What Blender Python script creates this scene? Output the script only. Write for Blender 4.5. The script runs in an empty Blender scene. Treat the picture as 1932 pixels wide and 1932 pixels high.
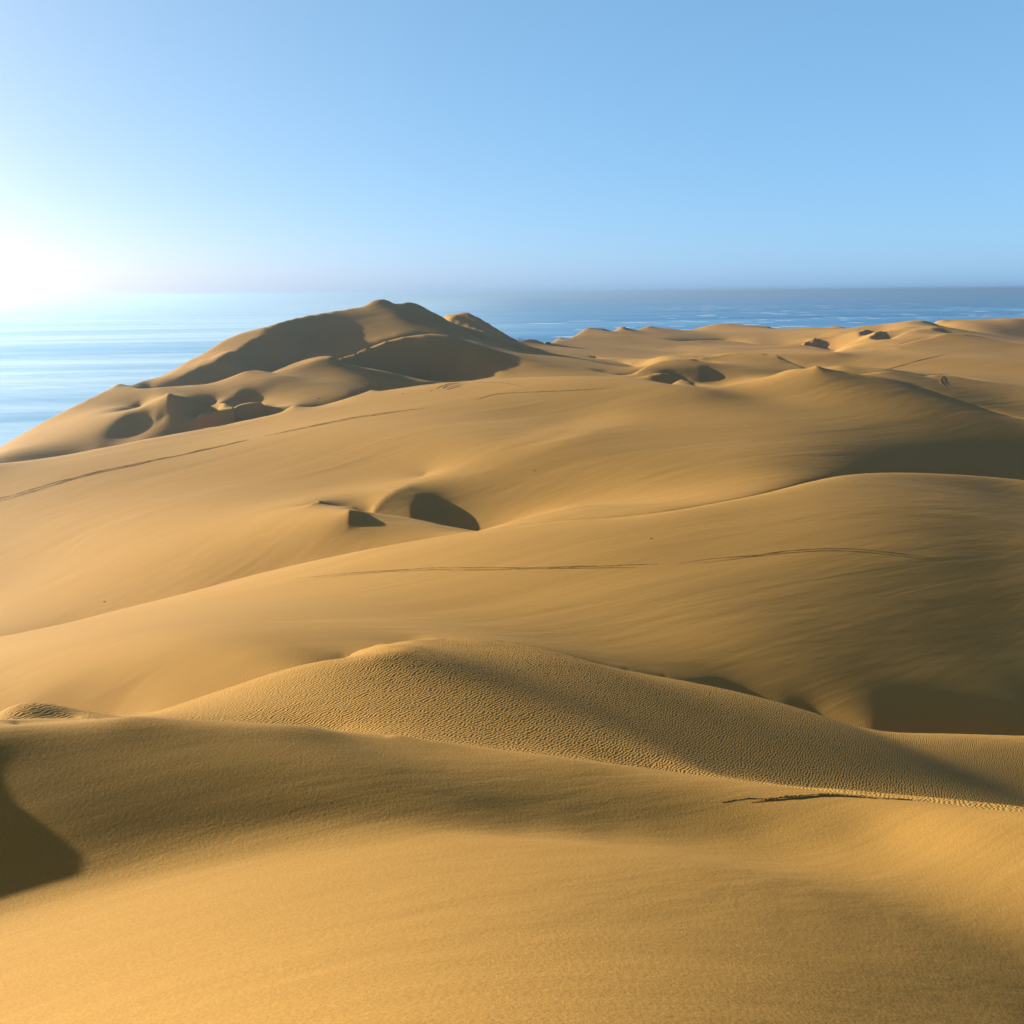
import bpy, bmesh, math, random
import numpy as np
from mathutils import Matrix, Vector

# ----------------------------------------------------------------------------
# CAMERA, SKY, SUN, EXPOSURE
# ----------------------------------------------------------------------------
FOCAL = 1616.0                                   # picture units, the picture being 1932 across
PITCH = math.atan((966 - 552) / FOCAL)           # looking down on the dunes from a high crest
ROLL = -0.0087
CAM_H = 100.0                                    # metres above the sea
SEA_Z = -CAM_H                                   # the survey below is relative to the camera
SUN_ELEV, SUN_AZ = 15.0, -70.0                   # degrees; azimuth right of the view direction

scene = bpy.context.scene
col = scene.collection
scene.render.engine = 'CYCLES'
scene.view_settings.view_transform = 'Standard'
scene.view_settings.look = 'None'
scene.view_settings.gamma = 1
scene.view_settings.use_curve_mapping = False
scene.view_settings.exposure = 1.82

cam_data = bpy.data.cameras.new('camera')
cam_data.sensor_fit = 'HORIZONTAL'; cam_data.sensor_width = 36.0
cam_data.lens = 36.0 * FOCAL / 1932.0
cam_data.clip_start = 0.05; cam_data.clip_end = 200000
camera = bpy.data.objects.new('camera', cam_data); col.objects.link(camera); scene.camera = camera
cr, sr, cp, sp = math.cos(ROLL), math.sin(ROLL), math.cos(PITCH), math.sin(PITCH)
axis_x, axis_u, axis_f = Vector((1, 0, 0)), Vector((0, sp, cp)), Vector((0, cp, -sp))
vx, vy = cr * axis_x + sr * axis_u, -sr * axis_x + cr * axis_u
camera.matrix_world = Matrix(((vx.x, vy.x, -axis_f.x, 0), (vx.y, vy.y, -axis_f.y, 0), (vx.z, vy.z, -axis_f.z, CAM_H), (0, 0, 0, 1)))

world = bpy.data.worlds.new('World'); scene.world = world; world.use_nodes = True
wn, wl = world.node_tree.nodes, world.node_tree.links
wn.clear()
sky = wn.new('ShaderNodeTexSky'); sky.sky_type = 'NISHITA'; sky.sun_disc = False
sky.sun_elevation = math.radians(SUN_ELEV); sky.sun_rotation = math.radians(SUN_AZ)
sky.altitude = 100; sky.air_density = 0.5; sky.dust_density = 1.4; sky.ozone_density = 6.0
bg = wn.new('ShaderNodeBackground'); bg.inputs['Strength'].default_value = 0.050
wo = wn.new('ShaderNodeOutputWorld')
hazy = wn.new('ShaderNodeMix'); hazy.data_type = 'RGBA'; hazy.blend_type = 'MULTIPLY'; hazy.inputs[0].default_value = 1.0
hazy.inputs[7].default_value = (3.0, 1.75, 0.85, 1)                  # the photograph is balanced for a cool sky
veil = wn.new('ShaderNodeMix'); veil.data_type = 'RGBA'             # thin high haze evens the sky out to a pale blue
up = wn.new('ShaderNodeTexCoord'); upz = wn.new('ShaderNodeSeparateXYZ'); wl.new(up.outputs['Generated'], upz.inputs[0])
thin = wn.new('ShaderNodeMapRange'); thin.interpolation_type = 'SMOOTHSTEP'                     # thickest along the horizon
thin.inputs['From Min'].default_value = 0.0; thin.inputs['From Max'].default_value = 0.9
thin.inputs['To Min'].default_value = 0.52; thin.inputs['To Max'].default_value = 0.15
wl.new(upz.outputs[2], thin.inputs['Value']); wl.new(thin.outputs[0], veil.inputs[0])
veil.inputs[7].default_value = (1.35, 3.9, 7.4, 1)
wl.new(sky.outputs[0], hazy.inputs[6]); wl.new(hazy.outputs[2], veil.inputs[6])
wl.new(veil.outputs[2], bg.inputs['Color']); wl.new(bg.outputs[0], wo.inputs['Surface'])

sun_data = bpy.data.lights.new('sun', 'SUN'); sun_data.energy = 5.0; sun_data.angle = math.radians(0.5)
sun_data.color = (1.0, 0.985, 0.88)
sun = bpy.data.objects.new('sun', sun_data); col.objects.link(sun)
se, sa = math.radians(SUN_ELEV), math.radians(SUN_AZ)
to_sun = Vector((math.sin(sa) * math.cos(se), math.cos(sa) * math.cos(se), math.sin(se)))
sun.rotation_euler = (-to_sun).to_track_quat('-Z', 'Y').to_euler()
sun.location = to_sun * 500


# ----------------------------------------------------------------------------
# MATERIALS
# ----------------------------------------------------------------------------
def material(name):
    m = bpy.data.materials.new(name); m.use_nodes = True
    nt = m.node_tree
    return m, nt.nodes, nt.links, nt.nodes['Principled BSDF']

def math_node(n, l, op, a, b=None, clamp=False):
    x = n.new('ShaderNodeMath'); x.operation = op; x.use_clamp = clamp
    for k, v in enumerate((a, b)):
        if v is None: continue
        if isinstance(v, (int, float)): x.inputs[k].default_value = v
        else: l.new(v, x.inputs[k])
    return x.outputs[0]

def noise(n, l, vec, scale, detail=2.0, rough=0.5, dist=0.0):
    x = n.new('ShaderNodeTexNoise'); x.inputs['Scale'].default_value = scale
    x.inputs['Detail'].default_value = detail; x.inputs['Roughness'].default_value = rough; x.inputs['Distortion'].default_value = dist
    l.new(vec, x.inputs['Vector'])
    return x.outputs[0]

def mapped(n, l, vec, rot=0.0, scale=(1, 1, 1)):
    """turn about the vertical, then stretch"""
    for r, s in ((rot, (1, 1, 1)), (0.0, scale)):
        x = n.new('ShaderNodeMapping'); x.inputs['Rotation'].default_value = (0, 0, r); x.inputs['Scale'].default_value = s
        l.new(vec, x.inputs['Vector']); vec = x.outputs[0]
    return vec

def ramp(n, l, fac, stops):
    x = n.new('ShaderNodeValToRGB'); e = x.color_ramp.elements
    while len(e) < len(stops): e.new(0.5)
    for k, (p, c) in enumerate(stops): e[k].position = p; e[k].color = (*c, 1)
    l.new(fac, x.inputs[0])
    return x.outputs[0]

def mix(n, l, fac, a, b, kind='MIX'):
    x = n.new('ShaderNodeMix'); x.data_type = 'RGBA'; x.blend_type = kind
    for s, v in ((x.inputs[0], fac), (x.inputs[6], a), (x.inputs[7], b)):
        if isinstance(v, (int, float)): s.default_value = v
        elif isinstance(v, tuple): s.default_value = (*v, 1)
        else: l.new(v, s)
    return x.outputs[2]

def sand_material():
    m, n, l, b = material('sand')
    geo = n.new('ShaderNodeNewGeometry').outputs['Position']
    b.inputs['Roughness'].default_value = 0.95
    b.inputs['Specular IOR Level'].default_value = 0.08
    # colour: broad drifts of paler and redder grains, then fine grain
    drift = noise(n, l, mapped(n, l, geo, -0.6, (0.25, 1, 1)), 0.03, 4, 0.55, 0.4)
    c = ramp(n, l, drift, [(0.30, (0.236, 0.1185, 0.0235)), (0.70, (0.264, 0.137, 0.031))])
    grain = noise(n, l, geo, 55, 3, 0.75)
    c = mix(n, l, 0.45, c, ramp(n, l, grain, [(0.28, (0.30, 0.28, 0.26)), (0.5, (0.5, 0.5, 0.5)), (0.72, (0.70, 0.70, 0.69))]), 'OVERLAY')
    l.new(c, b.inputs['Base Color'])
    # relief: wind ripples where the survey marks them, shallow drift streaks everywhere
    at = n.new('ShaderNodeAttribute'); at.attribute_name = 'ripple'
    wave = n.new('ShaderNodeTexWave'); wave.wave_type = 'BANDS'; wave.bands_direction = 'X'; wave.wave_profile = 'SIN'
    wave.inputs['Scale'].default_value = 2.0; wave.inputs['Distortion'].default_value = 9.0
    wave.inputs['Detail'].default_value = 2.0; wave.inputs['Detail Scale'].default_value = 1.0; wave.inputs['Detail Roughness'].default_value = 0.6
    l.new(mapped(n, l, geo, 0.45), wave.inputs['Vector'])
    rip = math_node(n, l, 'MULTIPLY', wave.outputs[1], at.outputs['Fac'])
    b1 = n.new('ShaderNodeBump'); b1.inputs['Distance'].default_value = 0.020; b1.inputs['Strength'].default_value = 1.0
    l.new(rip, b1.inputs['Height'])
    streak = noise(n, l, mapped(n, l, geo, -0.60, (0.07, 1.0, 1.0)), 0.35, 5, 0.55, 0.3)
    broad = noise(n, l, mapped(n, l, geo, -0.45, (0.12, 1.0, 1.0)), 0.055, 4, 0.5, 0.6)
    streak = math_node(n, l, 'ADD', streak, math_node(n, l, 'MULTIPLY', broad, 5.0))
    b2 = n.new('ShaderNodeBump'); b2.inputs['Distance'].default_value = 0.09; b2.inputs['Strength'].default_value = 1.0
    l.new(streak, b2.inputs['Height']); l.new(b1.outputs[0], b2.inputs['Normal'])
    g2 = noise(n, l, geo, 24, 4, 0.75)
    b3 = n.new('ShaderNodeBump'); b3.inputs['Distance'].default_value = 0.006; b3.inputs['Strength'].default_value = 1.0
    l.new(g2, b3.inputs['Height']); l.new(b2.outputs[0], b3.inputs['Normal'])
    l.new(b3.outputs[0], b.inputs['Normal'])
    return m

def sea_material():
    m, n, l, b = material('sea_water')
    geo = n.new('ShaderNodeNewGeometry').outputs['Position']
    # long swell lines, slicks and wind streaks
    swell = noise(n, l, mapped(n, l, geo, -0.12, (0.07, 1.0, 1)), 0.011, 5, 0.6, 0.4)
    slick = noise(n, l, mapped(n, l, geo, -0.22, (0.10, 1.0, 1)), 0.0030, 4, 0.55, 0.8)
    chop = noise(n, l, mapped(n, l, geo, 0.2, (0.35, 1.0, 1)), 0.05, 4, 0.65)
    both = math_node(n, l, 'ADD', math_node(n, l, 'MULTIPLY', swell, 0.35), math_node(n, l, 'ADD', math_node(n, l, 'MULTIPLY', slick, 0.45), math_node(n, l, 'MULTIPLY', chop, 0.20)))
    c = ramp(n, l, both, [(0.40, (0.010, 0.10, 0.24)), (0.52, (0.028, 0.16, 0.32)), (0.62, (0.08, 0.24, 0.38))])
    # pale haze and glare over the left water, painted into its colour
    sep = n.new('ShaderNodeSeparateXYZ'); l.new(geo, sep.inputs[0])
    glare_mask = n.new('ShaderNodeMapRange'); glare_mask.interpolation_type = 'SMOOTHSTEP'
    for k, v in (('From Min', 350.0), ('From Max', -850.0), ('To Min', 0.0), ('To Max', 0.85)): glare_mask.inputs[k].default_value = v
    l.new(sep.outputs[0], glare_mask.inputs['Value'])
    glare_tint = ramp(n, l, both, [(0.42, (0.16, 0.33, 0.46)), (0.56, (0.40, 0.50, 0.56))])
    c = mix(n, l, glare_mask.outputs[0], c, glare_tint)
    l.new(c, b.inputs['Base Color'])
    rough = n.new('ShaderNodeMapRange'); rough.inputs['From Min'].default_value = 0.38; rough.inputs['From Max'].default_value = 0.62
    rough.inputs['To Min'].default_value = 0.55; rough.inputs['To Max'].default_value = 0.85
    l.new(slick, rough.inputs['Value']); l.new(rough.outputs[0], b.inputs['Roughness'])
    b.inputs['IOR'].default_value = 1.33
    bump = n.new('ShaderNodeBump'); bump.inputs['Distance'].default_value = 3.0; bump.inputs['Strength'].default_value = 0.7
    l.new(swell, bump.inputs['Height']); l.new(bump.outputs[0], b.inputs['Normal'])
    return m

SAND, SEA = sand_material(), sea_material()

def mesh_object(name, verts, faces, mat, smooth=True, parent=None):
    me = bpy.data.meshes.new(name)
    v = np.asarray(verts, np.float32); q = np.asarray(faces, np.int32)
    me.vertices.add(len(v)); me.vertices.foreach_set('co', v.ravel())
    k = q.shape[1]
    me.loops.add(q.size); me.loops.foreach_set('vertex_index', q.ravel())
    me.polygons.add(len(q)); me.polygons.foreach_set('loop_start', np.arange(0, q.size, k, dtype=np.int32))
    me.update(calc_edges=True)
    me.polygons.foreach_set('use_smooth', np.full(len(q), smooth))
    me.materials.append(mat)
    o = bpy.data.objects.new(name, me); col.objects.link(o)
    if parent: o.parent = parent
    return o

# ----------------------------------------------------------------------------
# TERRAIN: dune crests, hollows and slopes surveyed as image points with a distance,
# turned into bearings / elevations and relaxed into one smooth height field
# ----------------------------------------------------------------------------
def frame(x0, y0, k):
    """image survey frame -> picture units (1932 across)"""
    return lambda *p: [((x0 + k * x) * 0.77934, (y0 + k * y) * 0.77934) + tuple(r) for x, y, *r in p]

FA = frame(180, 860, 0.2588)
FB = frame(640, 700, 0.2588)
FC = frame(1040, 740, 0.20704)
FD = frame(1420, 760, 0.22774)
FE = frame(1850, 760, 0.23292)
FF = frame(700, 1150, 0.28468)
FG = frame(800, 1520, 0.2588)
FS = lambda *p: list(p)

# crest lines that stand against something farther away: points (x, y, distance),
# ratio = where the ground behind comes back into view / distance, sharp = knife edge
CRESTS = [
    # sky line of the great dune, left foot to summit
    dict(p=FS((-420, 1040, 420), (-220, 955, 420), (-60, 880, 420), (40, 820, 420)) + FA((14, 475, 420), (180, 390, 424), (330, 320, 427), (400, 278, 430), (430, 272, 432), (520, 281, 438), (640, 245, 446), (840, 185, 456), (960, 120, 462), (1060, 60, 468), (1180, 5, 476)), back='sea', sharp=True),
    dict(p=FB((0, 368, 484), (130, 318, 492), (300, 275, 500), (500, 235, 506), (700, 203, 512), (860, 178, 516), (960, 150, 518), (1030, 112, 520), (1085, 96, 521), (1150, 108, 523), (1220, 136, 525), (1260, 136, 528), (1330, 128, 530), (1420, 148, 530), (1520, 190, 530), (1600, 228, 528), (1680, 270, 526)), back='sea', sharp=True),
    # second peak behind it and the low saddle with the people
    dict(p=FC((165, 138, 640), (200, 115, 640), (330, 95, 640), (400, 80, 640), (450, 90, 638), (600, 160, 632), (800, 280, 622), (1030, 410, 606), (1060, 413, 604), (1110, 405, 612), (1180, 393, 630), (1260, 408, 635), (1340, 430, 620), (1420, 433, 640), (1515, 380, 700), (1620, 388, 720), (1850, 262, 800), (1932, 262, 810)), back='sea', sharp=(830, 985)),
    # distant dunes along the coast
    dict(p=FD((20, 152, 815), (170, 155, 830), (275, 182, 830), (380, 138, 830), (450, 155, 840), (525, 168, 850), (660, 132, 860), (780, 148, 870), (900, 156, 880), (1020, 170, 900), (1100, 168, 910), (1250, 135, 920), (1400, 107, 930), (1500, 105, 935), (1700, 117, 940), (1932, 135, 950)), back='sea'),
    dict(p=FE((100, 150, 950), (300, 150, 950), (500, 138, 945), (640, 143, 940), (720, 128, 935), (790, 132, 930), (920, 162, 915), (1000, 145, 900), (1200, 110, 880), (1400, 88, 865), (1560, 68, 860), (1640, 70, 860), (1760, 95, 868), (1830, 122, 875)), back='sea'),
    dict(p=FE((1770, 96, 980), (1830, 70, 985), (1915, 65, 990)) + FS((1840, 603, 1000), (1950, 600, 1020), (2060, 598, 1040)), back='sea'),
    # flank of the great dune in front of the second peak
    dict(p=FC((160, 143, 526), (300, 232, 522), (430, 310, 518), (500, 350, 515), (610, 402, 511), (700, 412, 508), (780, 435, 506), (900, 478, 505), (1050, 535, 504), (1215, 570, 505)), ratio=1.09),
    dict(p=FC((1215, 570, 505), (1400, 573, 512), (1640, 572, 522), (1932, 590, 530)), ratio=1.06),
    dict(p=FD((0, 455, 520), (200, 490, 515), (360, 520, 510), (500, 560, 500)), ratio=1.05),
    # hollow in the middle of the great dune
    dict(p=FB((730, 640, 440), (860, 600, 444), (1000, 545, 448), (1150, 490, 451), (1300, 452, 454), (1450, 430, 457), (1580, 420, 459), (1700, 430, 461)), ratio=1.05),
    # front mound with its own peak
    dict(p=FA((680, 312, 416), (850, 298, 414), (1080, 283, 412), (1250, 268, 410), (1380, 235, 410), (1500, 190, 410), (1600, 155, 411), (1700, 143, 413), (1780, 150, 414), (1850, 162, 416)), ratio=1.05),
    dict(p=FB((80, 780, 416), (200, 745, 415), (380, 690, 415), (500, 655, 416), (630, 630, 418)), ratio=1.035),
    dict(p=FB((630, 630, 418), (680, 652, 419), (760, 690, 420), (880, 722, 420), (1000, 743, 420), (1150, 772, 420), (1320, 812, 420), (1500, 852, 420)), ratio=1.05, sharp=True),
    # small dunes at the lower left
    dict(p=FA((600, 490, 380), (700, 440, 376), (830, 385, 370), (862, 368, 367), (960, 378, 367), (1100, 420, 367), (1300, 485, 367)), ratio=1.06, sharp=True),
    dict(p=FA((1180, 570, 354), (1300, 535, 354), (1400, 508, 355), (1490, 488, 356), (1600, 465, 357), (1700, 460, 358), (1800, 472, 359)), ratio=1.04),
    # broad slope in front of them all
    dict(p=FS((-60, 880, 338), (60, 868, 338)) + FA((14, 917, 338), (200, 878, 337), (400, 842, 337), (640, 790, 337), (900, 745, 338), (1200, 690, 339), (1400, 655, 340), (1600, 610, 341), (1760, 580, 342), (1932, 535, 343)), ratio=1.04, name='slope'),
    dict(p=FS((558.5, 764.5, 344), (572, 767.5, 345), (597, 767, 347)) + FB((840, 1000, 354), (960, 960, 364), (1005, 945, 367), (1070, 952, 369), (1250, 930, 374), (1400, 908, 382), (1540, 890, 390), (1640, 880, 396)), ratio=1.05, name='slope'),
    # twin mounds on the right
    dict(p=FD((520, 625, 425), (600, 575, 432), (700, 530, 438), (850, 490, 445), (1000, 480, 449), (1130, 480, 451), (1200, 500, 451)), ratio=1.05),
    dict(p=FD((1130, 470, 472), (1300, 455, 478), (1500, 425, 484), (1720, 410, 488), (1850, 420, 487), (1932, 437, 485)) + FE((130, 435, 483), (250, 490, 478), (440, 565, 470)), ratio=1.08),
    # small dunes in front of the twin mounds
    dict(p=FD((680, 650, 408), (750, 632, 410), (850, 640, 412), (950, 668, 412), (1030, 700, 410)), ratio=1.03),
    dict(p=FD((910, 745, 392), (960, 718, 395), (1005, 703, 397), (1080, 718, 396), (1140, 750, 393), (1170, 765, 390)), ratio=1.03, sharp=True),
    # far dunes, second rank
    dict(p=FD((1020, 290, 760), (1250, 282, 775), (1450, 285, 785), (1610, 298, 780)), ratio=1.06),
    dict(p=FE((400, 318, 770), (450, 280, 775), (500, 258, 778), (560, 255, 780)), ratio=1.05),
    dict(p=FE((300, 318, 740), (400, 322, 740), (600, 358, 735), (750, 385, 730)), ratio=1.05, sharp=True),
    dict(p=FE((1080, 240, 730), (1130, 200, 735), (1200, 180, 738), (1280, 200, 740)), ratio=1.04),
    dict(p=FE((950, 180, 800), (1070, 165, 805), (1130, 178, 800)), ratio=1.04),
    dict(p=FE((1380, 330, 640), (1500, 295, 650), (1700, 250, 665), (1915, 203, 680)) + FS((1870, 640, 690),), ratio=1.05),
    dict(p=FE((1300, 265, 720), (1500, 180, 735), (1650, 152, 742), (1780, 150, 745), (1890, 200, 745)), ratio=1.05),
    # big dune on the right
    dict(p=FE((0, 660, 352), (150, 625, 353), (300, 585, 354), (450, 565, 355), (500, 555, 355), (550, 540, 356), (600, 560, 357), (720, 582, 358), (880, 612, 360), (1000, 632, 362)), ratio=1.14, name='slope'),
    dict(p=FE((1000, 632, 362), (1200, 662, 366), (1400, 705, 370), (1600, 770, 371), (1800, 835, 369), (1915, 870, 368)) + FS((1870, 776, 366), (1990, 806, 360)), ratio=1.08, name='slope'),
    dict(p=FE((1010, 628, 412), (1150, 608, 416), (1280, 597, 420), (1400, 602, 426), (1600, 632, 432), (1680, 645, 434), (1780, 635, 438), (1915, 640, 444)), ratio=1.08),
    # mound with the wind-cut lip in front of the black hollow
    dict(p=FF((200, 240, 196), (260, 222, 198), (330, 248, 199), (420, 268, 199), (500, 285, 198), (600, 305, 197), (700, 322, 196)), ratio=1.04, sharp=True),
    dict(p=FF((700, 322, 196, 1.03), (850, 340, 193, 1.04), (950, 352, 191, 1.045), (1100, 380, 187, 1.06), (1300, 425, 182, 1.08), (1480, 458, 178, 1.11), (1605, 478, 174, 1.13)), sharp=True),
    # long swell across the middle
    dict(p=FS((-80, 1215, -62), (60, 1190, -59.5), (140, 1172, -58), (217, 1152, -56), (354, 1118, -52.5), (482, 1083.8, -49.5), (610.6, 1053.9, -46.5), (739, 1028, -44), (820, 1014, -42.9), (901, 1001.7, -42), (966, 993.5, -41.5), (1052, 983.5, -41), (1180, 974.8, -40.5), (1265.6, 964, -40.2), (1351, 949, -40.5), (1436.6, 932, -41), (1522, 910.6, -42), (1586, 897.8, -43.2), (1650, 892.7, -45), (1714.6, 892, -47), (1792, 894.8, -49.3), (1870, 900, -51.5), (1990, 912, -54.5)), ratio=1.1, h=True, name='swell'),
    # rippled dune (fourth figure: its own ratio)
    dict(p=FS((-60, 1372, -32.5, 1.08), (204, 1355.5, -31, 1.08), (311, 1340, -29.5, 1.09), (439.6, 1301.9, -27, 1.13), (568, 1263, -24.8, 1.18), (649, 1242, -23.8, 1.27), (675, 1228, -23.5, 1.29), (717.5, 1216.5, -23.2, 1.34), (751.7, 1214, -23.1, 1.38), (781.7, 1207.5, -23, 1.42), (824, 1205, -23, 1.42), (901, 1207.8, -23.3, 1.42), (966, 1214.5, -23.9, 1.42), (1052, 1231, -25, 1.40), (1137, 1254, -26.4, 1.38), (1223, 1272, -28, 1.36), (1308, 1287.5, -29.6, 1.34), (1394, 1305.5, -31.3, 1.32), (1479, 1327.5, -33.1, 1.28), (1543.5, 1346.8, -34.6, 1.25), (1586, 1361.5, -35.5, 1.23), (1650, 1376.5, -36.8, 1.20), (1693, 1381.5, -37.6, 1.19), (1792, 1384, -39.2, 1.18), (1930, 1388, -41, 1.17), (2080, 1392, -43, 1.15)), sharp=(-99, 850), h=True, ratio=1, name='rippled'),
    # brow of the dune the photographer stands on
    dict(p=FS((-300, 1348, 11.9, 3), (-120, 1352, 11.85, 3), (140, 1355, 11.7, 3), (226, 1356.6, 11.65, 3), (354, 1362.6, 11.6, 3), (482, 1369, 11.65, 2.9), (610.6, 1376.7, 11.8, 2.8), (739, 1388.7, 12.0, 2.6), (867, 1404.5, 12.2, 2.5), (966, 1416, 12.4, 2.5), (1094.6, 1432, 12.7, 2.5), (1223, 1449, 13.0, 2.6), (1351, 1466.5, 13.2, 2.6), (1479, 1483.6, 13.4, 2.5), (1607.7, 1497, 13.5, 2.3), (1693, 1507, 13.5, 2.2), (1757, 1513.5, 13.5, 2.2), (1850, 1525, 13.4, 2.2), (2000, 1540, 13.2, 2.2), (2150, 1556, 13, 2.2)), ratio=3.0, sharp=(-300, 900), name='brow'),
]
# ridges with ground in sight on both sides (x, y, distance)
RIDGES = [
    FF((695, 316, 203), (720, 285, 204), (750, 250, 205.5), (785, 215, 207), (830, 175, 209.5), (890, 133, 213), (960, 95, 218), (1060, 45, 226), (1160, 0, 235)),
]
# loose spot heights (x, y, distance)
SPOTS = FS((966, 1932, 2.9), (966, 1515, 9.9),
           (740, 1145, 80), (740, 1098, 95), (740, 1057, 115), (300, 1275, 80), (300, 1225, 95), (300, 1176, 115), (520, 1205, 80), (520, 1155, 95), (520, 1112, 115),
           (1100, 1141, 85), (1100, 1090, 100), (1100, 1023, 125), (1500, 1219, 95), (1500, 1119, 115), (1500, 1003, 145), (920, 1140, 82), (920, 1093, 97), (920, 1040, 118),
           (1300, 1180, 90), (1300, 1105, 108), (1300, 1012, 135), (100, 1290, 85), (100, 1250, 100),
           (1032, 648, 560), (1100, 668, 540), (1200, 660, 640), (1300, 645, 720), (1450, 655, 690),
           (877, 709, 425), (1000, 715, 440), (1100, 725, 430), (1200, 720, 405), (1300, 735, 370))

# knife-edge lines across the slopes: the ground bends sharply there
CREASES = [
    FA((1850, 162), (1932, 110)) + FB((80, 775), (250, 650), (420, 530), (500, 465), (545, 410)),   # foot of the great slip face
    FB((1510, 848), (1640, 770), (1750, 705), (1815, 665), (1830, 600)),
    FA((500, 742), (580, 680), (700, 610), (850, 550), (1000, 505), (1090, 488), (1120, 465)),
    FA((1710, 455), (1712, 400), (1705, 340)),
    FA((1615, 608), (1640, 550), (1645, 515)),
    FS((867, 878), (966, 846), (1091, 823), (1163, 805), (1236, 783), (1309, 750), (1403, 721)),
    FE((1205, 300), (1280, 215)), FE((600, 355), (555, 260)),
    FD((1200, 495), (1260, 545), (1290, 600), (1285, 665)),
    FG((0, 330), (120, 290), (300, 262), (480, 235), (640, 205), (800, 180)),
    FF((700, 322), (660, 352), (560, 356), (480, 345), (510, 285)),
]

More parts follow.
